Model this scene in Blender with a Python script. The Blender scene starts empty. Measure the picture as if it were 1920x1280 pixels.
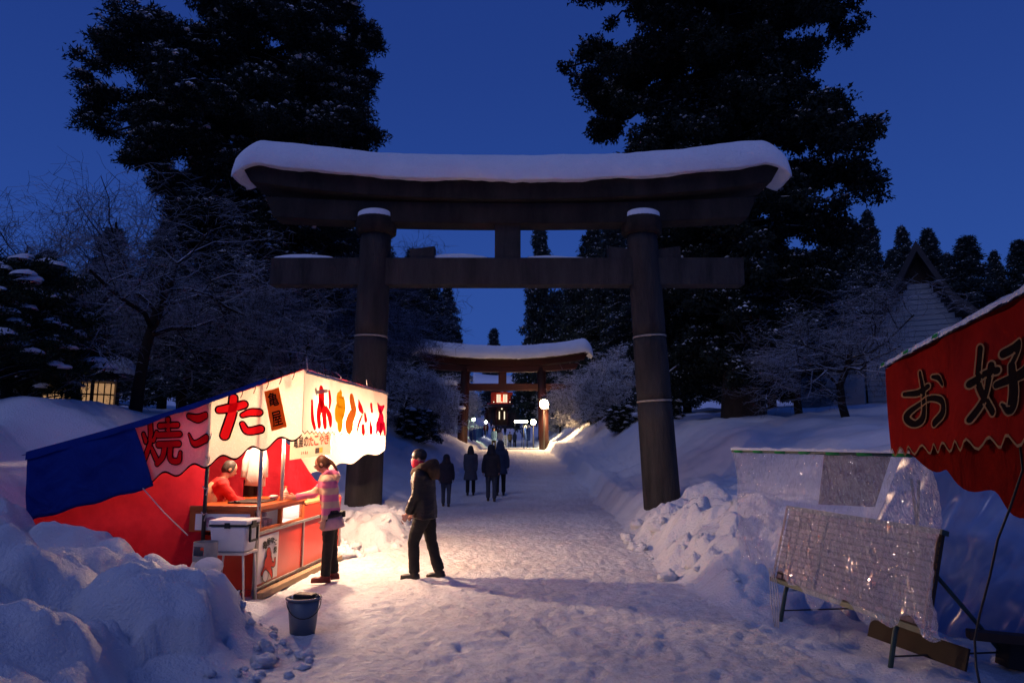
import bpy, math, random
import numpy as np
from mathutils import Vector, Matrix, noise as mnoise

# ------------------------------------------------------------------ camera, sky, sun, exposure
SC = bpy.context.scene
COL = SC.collection
F = 1280.0                       # focal length in photo pixels (24 mm on 36 mm)
PITCH = math.atan(190 / F)
CAMZ = 1.8
cam_d = bpy.data.cameras.new('camera'); cam_d.lens = 24; cam_d.sensor_width = 36
cam_d.clip_start = 0.05; cam_d.clip_end = 2000
cam = bpy.data.objects.new('camera', cam_d); COL.objects.link(cam)
cam.location = (0, 0, CAMZ); cam.rotation_euler = (math.pi / 2 + PITCH, 0, 0)
SC.camera = cam

W = bpy.data.worlds.new('World'); SC.world = W; W.use_nodes = True
wn = W.node_tree; wn.nodes.clear()
sky = wn.nodes.new('ShaderNodeTexSky'); sky.sky_type = 'NISHITA'; sky.sun_disc = False
SUN_EL, SUN_AZ = math.radians(3), math.radians(215)
sky.sun_elevation = SUN_EL; sky.sun_rotation = SUN_AZ
sky.air_density = 1.0; sky.dust_density = 0.2; sky.ozone_density = 4.0
hsv = wn.nodes.new('ShaderNodeMixRGB'); hsv.blend_type = 'MIX'; hsv.inputs[0].default_value = 0.86
hsv.inputs[2].default_value = (0.30, 0.86, 4.6, 1)        # deep blue-hour dome, tungsten white balance
bgn = wn.nodes.new('ShaderNodeBackground'); bgn.inputs[1].default_value = 0.074
wo = wn.nodes.new('ShaderNodeOutputWorld')
wtc = wn.nodes.new('ShaderNodeTexCoord'); wsp = wn.nodes.new('ShaderNodeSeparateXYZ'); wrp = wn.nodes.new('ShaderNodeMapRange'); wmx = wn.nodes.new('ShaderNodeMixRGB')
wrp.inputs['From Min'].default_value = .08; wrp.inputs['From Max'].default_value = .62; wrp.interpolation_type = 'SMOOTHSTEP'
wmx.inputs[1].default_value = (.34, 1.02, 4.9, 1); wmx.inputs[2].default_value = (.19, .58, 3.3, 1)       # paler low down, deepening overhead
wn.links.new(wtc.outputs['Generated'], wsp.inputs[0]); wn.links.new(wsp.outputs['Z'], wrp.inputs['Value']); wn.links.new(wrp.outputs[0], wmx.inputs[0]); wn.links.new(wmx.outputs[0], hsv.inputs[2])
wn.links.new(sky.outputs[0], hsv.inputs[1]); wn.links.new(hsv.outputs[0], bgn.inputs[0]); wn.links.new(bgn.outputs[0], wo.inputs[0])

sun_d = bpy.data.lights.new('sun', 'SUN'); sun_d.energy = 0.46; sun_d.angle = math.radians(30); sun_d.color = (0.66, 0.66, 1.0)
sun = bpy.data.objects.new('sun', sun_d); COL.objects.link(sun)
_sd = Vector((math.sin(math.radians(-142)), math.cos(math.radians(-142)), math.tan(math.radians(46))))   # added bluish fill from high behind left, in place of skylight and unseen lamps
sun.rotation_euler = _sd.to_track_quat('Z', 'Y').to_euler()

SC.view_settings.view_transform = 'Standard'; SC.view_settings.look = 'None'
SC.view_settings.exposure = 0; SC.view_settings.gamma = 1; SC.view_settings.use_curve_mapping = False
SC.render.engine = 'CYCLES'
cy = SC.cycles
cy.use_denoising = True
cy.max_bounces = 7; cy.diffuse_bounces = 3; cy.glossy_bounces = 3; cy.transmission_bounces = 5; cy.transparent_max_bounces = 8
cy.sample_clamp_indirect = 4; cy.caustics_reflective = False; cy.caustics_refractive = False
R = math.radians
rng = np.random.default_rng(7)

def at(px, py, Y):
    xc, yc = (px - 960) / F, (640 - py) / F
    c, s = math.cos(PITCH), math.sin(PITCH)
    d = Vector((xc, c - yc * s, s + yc * c)); d *= Y / d.y
    return Vector((d.x, d.y, d.z + CAMZ))
def gp(px, py, z=0.0):
    p = at(px, py, 1.0); d = p - Vector((0, 0, CAMZ)); k = (z - CAMZ) / d.z
    return Vector((d.x * k, d.y * k, z))

# ------------------------------------------------------------------ numpy noise
def _hash(ix, iy, seed):
    h = (ix.astype(np.int64) * 374761393 + iy.astype(np.int64) * 668265263 + seed * 974634777) & 0xFFFFFFFF
    h = ((h ^ (h >> 13)) * 1274126177) & 0xFFFFFFFF
    return (h ^ (h >> 16)) & 0xFFFFFF
def perlin(x, y, seed=0):
    x0 = np.floor(x); y0 = np.floor(y); fx = x - x0; fy = y - y0
    u = fx * fx * fx * (fx * (fx * 6 - 15) + 10); v = fy * fy * fy * (fy * (fy * 6 - 15) + 10)
    def g(ox, oy):
        a = _hash(x0 + ox, y0 + oy, seed) / 16777216.0 * 2 * np.pi
        return np.cos(a) * (fx - ox) + np.sin(a) * (fy - oy)
    a = g(0, 0) * (1 - u) + g(1, 0) * u; b = g(0, 1) * (1 - u) + g(1, 1) * u
    return (a * (1 - v) + b * v) * 1.5
def fbm(x, y, o=4, seed=0, gain=.5):
    r = 0; a = 1.0
    for i in range(o):
        r = r + a * perlin(x * 2 ** i, y * 2 ** i, seed + i * 17); a *= gain
    return r
def worley(x, y, seed=0):
    x0 = np.floor(x); y0 = np.floor(y); best = np.full(x.shape, 9.0); hid = np.zeros(x.shape)
    for ox in (-1, 0, 1):
        for oy in (-1, 0, 1):
            cx = x0 + ox; cy_ = y0 + oy
            px = cx + _hash(cx, cy_, seed) / 16777216.0; py = cy_ + _hash(cx, cy_, seed + 5) / 16777216.0
            d = np.hypot(x - px, y - py); m = d < best
            best = np.where(m, d, best); hid = np.where(m, _hash(cx, cy_, seed + 9) / 16777216.0, hid)
    return best, hid
def sst(a, b, x):
    t = np.clip((x - a) / (b - a), 0, 1); return t * t * (3 - 2 * t)

# ------------------------------------------------------------------ materials
MATS = {}
def nt(name):
    m = bpy.data.materials.new(name); m.use_nodes = True
    t = m.node_tree; t.nodes.clear()
    o = t.nodes.new('ShaderNodeOutputMaterial')
    return m, t, o
def col4(c): return (c[0], c[1], c[2], 1)
def pm(name, c1, c2=None, scale=4.0, rough=.75, bump=0.0, bscale=30.0, metal=0.0, spec=.3, stretch=None, sss=0):
    """Principled with two-tone noise colour and fine relief."""
    m, t, o = nt(name)
    b = t.nodes.new('ShaderNodeBsdfPrincipled'); t.links.new(b.outputs[0], o.inputs[0])
    b.inputs['Roughness'].default_value = rough; b.inputs['Metallic'].default_value = metal
    b.inputs['Specular IOR Level'].default_value = spec
    b.inputs['Base Color'].default_value = col4(c1)
    tc = t.nodes.new('ShaderNodeTexCoord'); mp = t.nodes.new('ShaderNodeMapping')
    t.links.new(tc.outputs['Object'], mp.inputs[0])
    if stretch: mp.inputs['Scale'].default_value = stretch
    if c2 is not None:
        n = t.nodes.new('ShaderNodeTexNoise'); n.inputs['Scale'].default_value = scale; n.inputs['Detail'].default_value = 6; n.inputs['Roughness'].default_value = .65
        r = t.nodes.new('ShaderNodeValToRGB'); r.color_ramp.elements[0].position = .35; r.color_ramp.elements[1].position = .65
        r.color_ramp.elements[0].color = col4(c1); r.color_ramp.elements[1].color = col4(c2)
        t.links.new(mp.outputs[0], n.inputs['Vector']); t.links.new(n.outputs['Fac'], r.inputs[0]); t.links.new(r.outputs[0], b.inputs['Base Color'])
    if bump:
        n2 = t.nodes.new('ShaderNodeTexNoise'); n2.inputs['Scale'].default_value = bscale; n2.inputs['Detail'].default_value = 5; n2.inputs['Roughness'].default_value = .7
        bp = t.nodes.new('ShaderNodeBump'); bp.inputs['Strength'].default_value = 1.0; bp.inputs['Distance'].default_value = bump
        t.links.new(mp.outputs[0], n2.inputs['Vector']); t.links.new(n2.outputs['Fac'], bp.inputs['Height']); t.links.new(bp.outputs[0], b.inputs['Normal'])
    MATS[name] = m
    return m
def emit(name, c, s):
    m, t, o = nt(name); e = t.nodes.new('ShaderNodeEmission'); e.inputs[0].default_value = col4(c); e.inputs[1].default_value = s
    t.links.new(e.outputs[0], o.inputs[0]); MATS[name] = m; return m
def cloth(name, c, trans=.5, c2=None, scale=3.0, tc_=None, speck=False, wr=.01, wscale=4.0):
    """thin cloth that lets light through"""
    m, t, o = nt(name)
    d = t.nodes.new('ShaderNodeBsdfDiffuse'); tr = t.nodes.new('ShaderNodeBsdfTranslucent'); mx = t.nodes.new('ShaderNodeMixShader')
    mx.inputs[0].default_value = trans
    d.inputs[0].default_value = col4(c); tr.inputs[0].default_value = col4(tc_ or c)
    tc = t.nodes.new('ShaderNodeTexCoord')
    if c2 is not None:
        n = t.nodes.new('ShaderNodeTexNoise'); n.inputs['Scale'].default_value = scale; n.inputs['Detail'].default_value = 7; n.inputs['Roughness'].default_value = .7
        r = t.nodes.new('ShaderNodeValToRGB'); r.color_ramp.elements[0].position = .38; r.color_ramp.elements[1].position = .66
        r.color_ramp.elements[0].color = col4(c); r.color_ramp.elements[1].color = col4(c2)
        t.links.new(tc.outputs['Object'], n.inputs['Vector']); t.links.new(n.outputs['Fac'], r.inputs[0])
        t.links.new(r.outputs[0], d.inputs[0]); t.links.new(r.outputs[0], tr.inputs[0])
    if speck:                                   # speckles: tiny spots paler in the translucent colour
        v = t.nodes.new('ShaderNodeTexVoronoi'); v.inputs['Scale'].default_value = 55
        r = t.nodes.new('ShaderNodeValToRGB'); r.color_ramp.elements[0].position = .10; r.color_ramp.elements[1].position = .34
        r.color_ramp.elements[0].color = (1, .98, .95, 1); r.color_ramp.elements[1].color = col4(c)
        t.links.new(tc.outputs['Object'], v.inputs['Vector']); t.links.new(v.outputs['Distance'], r.inputs[0]); t.links.new(r.outputs[0], tr.inputs[0])
    n2 = t.nodes.new('ShaderNodeTexNoise'); n2.inputs['Scale'].default_value = wscale; n2.inputs['Detail'].default_value = 4; n2.inputs['Distortion'].default_value = .8
    bp = t.nodes.new('ShaderNodeBump'); bp.inputs['Strength'].default_value = .8; bp.inputs['Distance'].default_value = wr * 4
    t.links.new(tc.outputs['Object'], n2.inputs['Vector']); t.links.new(n2.outputs['Fac'], bp.inputs['Height']); t.links.new(bp.outputs[0], d.inputs['Normal'])
    t.links.new(d.outputs[0], mx.inputs[1]); t.links.new(tr.outputs[0], mx.inputs[2]); t.links.new(mx.outputs[0], o.inputs[0])
    MATS[name] = m; return m
def snowtop(name, bark, lo=.25, hi=.6, snow=(.8, .83, .88)):
    """bark with snow lying wherever the surface faces up"""
    m, t, o = nt(name)
    b = t.nodes.new('ShaderNodeBsdfPrincipled'); b.inputs['Roughness'].default_value = .9; b.inputs['Specular IOR Level'].default_value = .1
    g = t.nodes.new('ShaderNodeNewGeometry'); sp = t.nodes.new('ShaderNodeSeparateXYZ'); r = t.nodes.new('ShaderNodeValToRGB')
    tc = t.nodes.new('ShaderNodeTexCoord'); n = t.nodes.new('ShaderNodeTexNoise'); n.inputs['Scale'].default_value = 1.3; n.inputs['Detail'].default_value = 5
    ad = t.nodes.new('ShaderNodeMath'); ad.operation = 'MULTIPLY_ADD'; ad.inputs[1].default_value = 1.2; 
    sb = t.nodes.new('ShaderNodeMath'); sb.operation = 'SUBTRACT'; sb.inputs[1].default_value = .6
    r.color_ramp.elements[0].position = lo; r.color_ramp.elements[1].position = hi
    r.color_ramp.elements[0].color = col4(bark); r.color_ramp.elements[1].color = col4(snow)
    t.links.new(tc.outputs['Object'], n.inputs['Vector']); t.links.new(g.outputs['True Normal'], sp.inputs[0])
    t.links.new(n.outputs['Fac'], ad.inputs[0]); t.links.new(sp.outputs['Z'], ad.inputs[2]); t.links.new(ad.outputs[0], sb.inputs[0])
    t.links.new(sb.outputs[0], r.inputs[0]); t.links.new(r.outputs[0], b.inputs['Base Color']); t.links.new(b.outputs[0], o.inputs[0])
    MATS[name] = m; return m

pm('snow', (.80, .82, .86), (.74, .77, .83), scale=1.5, rough=.7, bump=.05, bscale=34, spec=.25)
pm('snow_cap', (.82, .84, .88), (.74, .77, .82), scale=1.2, rough=.75, bump=.05, bscale=13, spec=.2)
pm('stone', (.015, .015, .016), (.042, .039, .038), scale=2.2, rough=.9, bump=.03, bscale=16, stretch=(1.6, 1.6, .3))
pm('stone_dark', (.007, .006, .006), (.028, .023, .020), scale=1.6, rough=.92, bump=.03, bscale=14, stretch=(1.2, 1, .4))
pm('mortar', (.34, .30, .25), (.22, .2, .17), scale=9, rough=.95)
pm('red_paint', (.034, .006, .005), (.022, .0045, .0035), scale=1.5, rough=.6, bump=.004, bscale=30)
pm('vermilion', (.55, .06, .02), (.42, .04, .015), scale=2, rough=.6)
pm('dark_wood', (.035, .024, .016), (.06, .04, .026), scale=3, rough=.8, bump=.006, bscale=18, stretch=(1, 1, .2))
pm('wood', (.26, .13, .05), (.18, .085, .03), scale=3, rough=.55, bump=.004, bscale=20, stretch=(1, .15, 1))
pm('orange_wood', (.42, .10, .02), (.32, .07, .015), scale=3, rough=.35, bump=.002, bscale=20)
pm('plank', (.32, .22, .13), (.2, .13, .075), scale=4, rough=.85, bump=.006, bscale=16, stretch=(1, .12, 1))
pm('steel', (.45, .44, .42), (.33, .32, .31), scale=8, rough=.38, metal=.85)
pm('black_metal', (.02, .02, .022), (.035, .033, .03), scale=8, rough=.5)
pm('green_metal', (.03, .06, .05), (.05, .08, .065), scale=7, rough=.5)
pm('black', (.012, .012, .013), None, rough=.55)
pm('ink', (.015, .012, .012), None, rough=.7)
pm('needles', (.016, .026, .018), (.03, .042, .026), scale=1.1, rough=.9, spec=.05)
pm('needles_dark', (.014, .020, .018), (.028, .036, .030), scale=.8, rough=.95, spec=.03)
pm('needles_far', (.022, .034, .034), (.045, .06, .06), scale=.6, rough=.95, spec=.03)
pm('branch_snow', (.78, .80, .84), (.66, .69, .74), scale=4, rough=.85, spec=.1)
pm('bark', (.028, .022, .018), (.05, .04, .032), scale=3, rough=.95, bump=.02, bscale=9, stretch=(1, 1, .25))
snowtop('twig', (.022, .018, .017), .05, .75, (.44, .48, .57))
snowtop('twig_white', (.05, .045, .045), -.15, .55, (.78, .8, .85))
snowtop('limb', (.022, .018, .015), .45, .85)
# ------------------------------------------------------------------ mesh helpers
def tag(o, label=None, cat=None, group=None, kind=None):
    if label: o['label'] = label
    if cat: o['category'] = cat
    if group: o['group'] = group
    if kind: o['kind'] = kind
    return o
def empty(name, loc=(0, 0, 0), rz=0, label=None, cat=None, group=None):
    o = bpy.data.objects.new(name, None); COL.objects.link(o); o.location = loc; o.rotation_euler = (0, 0, rz)
    o.empty_display_size = .2
    return tag(o, label, cat, group)
def link(name, me, mat=None, parent=None, loc=None, rot=None):
    if mat is not None:
        ms = mat if isinstance(mat, (list, tuple)) else [mat]
        me.materials.clear()
        for m in ms: me.materials.append(MATS[m] if isinstance(m, str) else m)
    o = bpy.data.objects.new(name, me); COL.objects.link(o)
    if parent is not None: o.parent = parent
    if loc is not None: o.location = loc
    if rot is not None: o.rotation_euler = rot
    return o
def npmesh(name, V, T, smooth=False, mi=None):
    V = np.asarray(V, dtype=np.float32).reshape(-1, 3); T = np.asarray(T, dtype=np.int32)
    k = T.shape[1]
    me = bpy.data.meshes.new(name)
    me.vertices.add(len(V)); me.vertices.foreach_set('co', V.ravel())
    me.loops.add(T.size); me.loops.foreach_set('vertex_index', T.ravel())
    me.polygons.add(len(T)); me.polygons.foreach_set('loop_start', np.arange(0, T.size, k, dtype=np.int32))
    me.polygons.foreach_set('loop_total', np.full(len(T), k, dtype=np.int32))
    if smooth: me.polygons.foreach_set('use_smooth', np.ones(len(T), dtype=bool))
    if mi is not None: me.polygons.foreach_set('material_index', np.asarray(mi, dtype=np.int32))
    me.update(calc_edges=True); me.validate()
    return me
class MB:
    """collects shapes, links them as ONE mesh"""
    def __init__(s): s.v = []; s.f = []; s.sm = []
    def add(s, vs, fs, smooth=False):
        b = len(s.v); s.v += [tuple(v) for v in vs]; s.f += [tuple(i + b for i in f) for f in fs]; s.sm += [smooth] * len(fs); return s
    def box(s, c, size, M=None):
        x, y, z = (k / 2 for k in size); vs = [Vector((sx * x, sy * y, sz * z)) for sx in (-1, 1) for sy in (-1, 1) for sz in (-1, 1)]
        if M is not None: vs = [M @ v for v in vs]
        c = Vector(c)
        return s.add([v + c for v in vs], [(0, 1, 3, 2), (4, 6, 7, 5), (0, 4, 5, 1), (2, 3, 7, 6), (0, 2, 6, 4), (1, 5, 7, 3)])
    def b2(s, lo, hi):
        return s.box([(a + b) / 2 for a, b in zip(lo, hi)], [abs(b - a) for a, b in zip(lo, hi)])
    def bar(s, p, q, w, h=None):
        p = Vector(p); q = Vector(q); d = q - p; M = d.to_track_quat('Y', 'Z').to_matrix()
        return s.box((p + q) / 2, (w, d.length, h or w), M)
    def tube(s, pts, rad, n=8, cap=True, smooth=True):
        pts = [Vector(p) for p in pts]; k = len(pts)
        if not hasattr(rad, '__len__'): rad = [rad] * k
        vs = []; fs = []; up = Vector((0, 0, 1))
        d0 = (pts[1] - pts[0]).normalized()
        x = d0.orthogonal().normalized()
        for i, p in enumerate(pts):
            d = (pts[min(i + 1, k - 1)] - pts[max(i - 1, 0)]).normalized()
            x = (x - d * x.dot(d)).normalized(); y = d.cross(x)
            for j in range(n):
                a = 2 * math.pi * j / n; vs.append(p + (x * math.cos(a) + y * math.sin(a)) * rad[i])
        for i in range(k - 1):
            for j in range(n):
                fs.append((i * n + j, i * n + (j + 1) % n, (i + 1) * n + (j + 1) % n, (i + 1) * n + j))
        s.add(vs, fs, smooth)
        if cap: 
            b = len(s.v) - len(vs)
            s.f += [tuple(b + j for j in range(n - 1, -1, -1)), tuple(b + (k - 1) * n + j for j in range(n))]; s.sm += [False, False]
        return s
    def loft(s, pts, rx, ry, side, n=14, smooth=True):
        """closed elliptical loft; side = the ring's x axis"""
        pts = [Vector(p) for p in pts]; k = len(pts); side = Vector(side); vs = []; fs = []
        for i, p in enumerate(pts):
            d = (pts[min(i + 1, k - 1)] - pts[max(i - 1, 0)])
            d = d.normalized() if d.length > 1e-6 else Vector((0, 0, 1))
            x = (side - d * side.dot(d)).normalized(); y = d.cross(x)
            for j in range(n):
                a = 2 * math.pi * j / n; vs.append(p + x * math.cos(a) * rx[i] + y * math.sin(a) * ry[i])
        for i in range(k - 1):
            for j in range(n):
                fs.append((i * n + j, i * n + (j + 1) % n, (i + 1) * n + (j + 1) % n, (i + 1) * n + j))
        fs += [tuple(range(n - 1, -1, -1)), tuple((k - 1) * n + j for j in range(n))]
        return s.add(vs, fs, smooth)
    def ball(s, c, r, nu=12, nv=8, M=None):
        c = Vector(c); r = r if hasattr(r, '__len__') else (r, r, r); vs = []; fs = []
        for i in range(nv + 1):
            t = math.pi * i / nv
            for j in range(nu):
                a = 2 * math.pi * j / nu; v = Vector((math.sin(t) * math.cos(a) * r[0], math.sin(t) * math.sin(a) * r[1], math.cos(t) * r[2]))
                vs.append((M @ v if M is not None else v) + c)
        for i in range(nv):
            for j in range(nu): fs.append((i * nu + j, (i + 1) * nu + j, (i + 1) * nu + (j + 1) % nu, i * nu + (j + 1) % nu))
        return s.add(vs, fs, True)
    def grid(s, fn, nu, nv, smooth=True):
        vs = [fn(i / nu, j / nv) for j in range(nv + 1) for i in range(nu + 1)]
        fs = [(j * (nu + 1) + i, j * (nu + 1) + i + 1, (j + 1) * (nu + 1) + i + 1, (j + 1) * (nu + 1) + i) for j in range(nv) for i in range(nu)]
        return s.add(vs, fs, smooth)
    def mesh(s, name):
        me = bpy.data.meshes.new(name); me.from_pydata(s.v, [], s.f)
        me.polygons.foreach_set('use_smooth', s.sm); me.update(); return me
    def build(s, name, mat, parent=None, bevel=0, solid=0, sub=0, loc=None, rot=None):
        o = link(name, s.mesh(name), mat, parent, loc, rot)
        if solid:
            m = o.modifiers.new('t', 'SOLIDIFY'); m.thickness = solid; m.offset = 0
        if bevel:
            m = o.modifiers.new('b', 'BEVEL'); m.width = bevel; m.segments = 2; m.limit_method = 'ANGLE'
        if sub:
            m = o.modifiers.new('s', 'SUBSURF'); m.levels = sub; m.render_levels = sub
        return o
def copy_tree(o, parent=None, loc=None, rz=None, scale=None, label=None):
    c = o.copy(); COL.objects.link(c); c.parent = parent
    if loc is not None: c.location = loc
    if rz is not None: c.rotation_euler = (0, 0, rz)
    if scale is not None: c.scale = scale if hasattr(scale, '__len__') else (scale,) * 3
    if label: c['label'] = label
    for ch in list(o.children): copy_tree(ch, c)
    return c
def frozen(o):
    """replace an object's modifiers by their result"""
    dg = bpy.context.evaluated_depsgraph_get(); dg.update()
    me = bpy.data.meshes.new_from_object(o.evaluated_get(dg)); o.modifiers.clear(); old = o.data; o.data = me
    bpy.data.meshes.remove(old); return o
# --- lettering
def catmull(P, n=7):
    P = [np.array(p, float) for p in P]
    if len(P) == 2: return [P[0] + (P[1] - P[0]) * i / n for i in range(n + 1)]
    Q = [2 * P[0] - P[1]] + P + [2 * P[-1] - P[-2]]; out = []
    for i in range(1, len(Q) - 2):
        a, b, c, d = Q[i - 1:i + 3]
        for k in range(n):
            t = k / n; out.append(.5 * (2 * b + (c - a) * t + (2 * a - 5 * b + 4 * c - d) * t * t + (3 * b - a - 3 * c + d) * t ** 3))
    out.append(P[-1]); return out
def strokes_mesh(name, strokes, mapf, off, grow=0.0):
    """brush strokes [(x,y,w)...] in a unit square; mapf(x, y, offset) -> point"""
    mb = MB()
    for si, st in enumerate(strokes):
        P = catmull(st); o = off + si * .0008; L = []; Rr = []
        for i, p in enumerate(P):
            d = P[min(i + 1, len(P) - 1)][:2] - P[max(i - 1, 0)][:2]; d = d / (np.hypot(*d) + 1e-9); nrm = np.array([-d[1], d[0]]); h = p[2] / 2 + grow
            L.append(p[:2] + nrm * h); Rr.append(p[:2] - nrm * h)
        def capf(c, d, h):
            a0 = math.atan2(d[1], d[0]); return [c + h * np.array([math.cos(a0 + a), math.sin(a0 + a)]) for a in np.linspace(-math.pi / 2, math.pi / 2, 7)]
        d1 = P[-1][:2] - P[-2][:2]; d0 = P[0][:2] - P[1][:2]
        for (c, d, h) in ((P[-1][:2], d1, P[-1][2] / 2 + grow), (P[0][:2], d0, P[0][2] / 2 + grow)):
            q = capf(c, d, h); mb.add([mapf(a[0], a[1], o) for a in q], [tuple(range(len(q)))])
        k = len(L)
        mb.add([mapf(a[0], a[1], o) for a in L] + [mapf(a[0], a[1], o) for a in Rr], [(i, k + i, k + i + 1, i + 1) for i in range(k - 1)])
    return mb.mesh(name)
def brush(parent, name, strokes, mapf, mat, outline=None, grow=.03, off=.006):
    if outline:
        # thin ink line round the union of the strokes only
        S = [np.array(catmull(st)) for st in strokes]; mb = MB()
        for i, P in enumerate(S):
            T = np.gradient(P[:, :2], axis=0); T /= np.linalg.norm(T, axis=1, keepdims=True) + 1e-9; N = np.stack([-T[:, 1], T[:, 0]], 1); hw = P[:, 2:3] / 2
            def arc(c, d, h): a0 = math.atan2(d[1], d[0]); return [(c + h * np.array([math.cos(a0 + a), math.sin(a0 + a)]), np.array([math.cos(a0 + a), math.sin(a0 + a)])) for a in np.linspace(math.pi / 2, -math.pi / 2, 9)[1:-1]]
            ring = [(p, n) for p, n in zip(P[:, :2] + N * hw, N)] + arc(P[-1, :2], T[-1], P[-1, 2] / 2) + [(p, -n) for p, n in zip((P[:, :2] - N * hw)[::-1], N[::-1])] + arc(P[0, :2], -T[0], P[0, 2] / 2)
            k = len(ring)
            for j in range(k):
                (a, na), (b, nb) = ring[j], ring[(j + 1) % k]; m_ = (a + b) / 2
                if any(jj != i and (np.hypot(*(Q[:, :2] - m_).T) < Q[:, 2] / 2 - .008).any() for jj, Q in enumerate(S)): continue
                mb.add([mapf(*(a - na * .008), off + .009), mapf(*(a + na * grow), off + .009), mapf(*(b + nb * grow), off + .009), mapf(*(b - nb * .008), off + .009)], [(0, 1, 2, 3)])
        mb.build(name + '_outline', outline, parent)
    return link(name, strokes_mesh('s', strokes, mapf, off + .005), mat, parent)
def text_mesh(body, offset=0.0, vertical=False):
    c = bpy.data.curves.new('txt', 'FONT'); c.body = '\n'.join(body) if vertical else body; c.size = 1; c.offset = offset; c.align_x = 'CENTER'; c.resolution_u = 3
    c.space_line = 1.0
    o = bpy.data.objects.new('txt', c); COL.objects.link(o)
    dg = bpy.context.evaluated_depsgraph_get(); dg.update(); me = bpy.data.meshes.new_from_object(o.evaluated_get(dg))
    bpy.data.objects.remove(o); bpy.data.curves.remove(c)
    V = np.array([v.co[:] for v in me.vertices]); 
    lo, hi = V.min(0), V.max(0)
    for v in me.vertices: v.co = ((v.co.x - lo[0]) / (hi[0] - lo[0]), (v.co.y - lo[1]) / (hi[1] - lo[1]), 0)
    me.materials.clear()
    return me, (hi - lo)[:2]
def text(parent, name, body, mapf, mat, bold=.0, vertical=False, off=.006):
    """lettering filling the unit square of mapf"""
    me, _ = text_mesh(body, 0.0, vertical)
    V = np.array([v.co[:] for v in me.vertices]); P = [tuple(p.vertices) for p in me.polygons]; mb = MB()
    for i, (dx, dy) in enumerate(((0, 0), (bold, 0), (-bold, 0), (0, bold), (0, -bold))[:5 if bold else 1]):
        mb.add([mapf(v[0] + dx, v[1] + dy, off + i * .0007) for v in V], P)
    bpy.data.meshes.remove(me)
    return mb.build(name, mat, parent)
TA = [[(.06, .68, .15), (.3, .72, .19), (.58, .80, .17)], [(.36, .95, .17), (.33, .6, .19), (.17, .1, .2)],
      [(.56, .56, .10), (.72, .62, .15), (.92, .62, .15)], [(.55, .36, .10), (.66, .2, .15), (.95, .24, .17)]]
KO = [[(.10, .84, .12), (.5, .78, .2), (.85, .86, .16)], [(.12, .38, .06), (.35, .14, .16), (.86, .28, .2)]]
YAKU = [[(.06, .68, .09), (.13, .52, .11)], [(.42, .72, .09), (.34, .54, .1)], [(.24, .95, .12), (.25, .5, .13), (.05, .06, .12)], [(.27, .4, .1), (.42, .14, .13)],
        [(.5, .86, .12), (.96, .88, .12)], [(.72, 1., .12), (.72, .7, .12)], [(.46, .66, .12), (1.02, .68, .12)], [(.48, .45, .13), (1., .47, .13)],
        [(.65, .45, .12), (.6, .2, .12), (.44, .04, .11)], [(.8, .45, .12), (.8, .14, .12), (1., .1, .12), (1.05, .28, .07)]]
O_ = [[(.03, .62, .10), (.25, .62, .13), (.52, .70, .11)], [(.32, .96, .11), (.38, .6, .14), (.36, .22, .14), (.2, .06, .13), (.06, .2, .12), (.22, .38, .1), (.55, .48, .11), (.84, .4, .14), (.86, .2, .15), (.66, .02, .14)],
      [(.62, .86, .08), (.76, .82, .12), (.88, .70, .10)]]
SUKI = [[(.2, .98, .13), (.16, .5, .13), (.42, .08, .13)], [(.4, .72, .13), (.3, .36, .12), (.06, .02, .11)], [(.02, .52, .13), (.28, .62, .11), (.5, .64, .12)],
        [(.58, .86, .14), (.88, .96, .14)], [(.88, .93, .12), (.7, .68, .08)], [(.72, .68, .12), (.78, .3, .15), (.74, .06, .14), (.6, .16, .05)], [(.5, .44, .1), (.75, .5, .13), (1.02, .56, .17)]]
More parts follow.
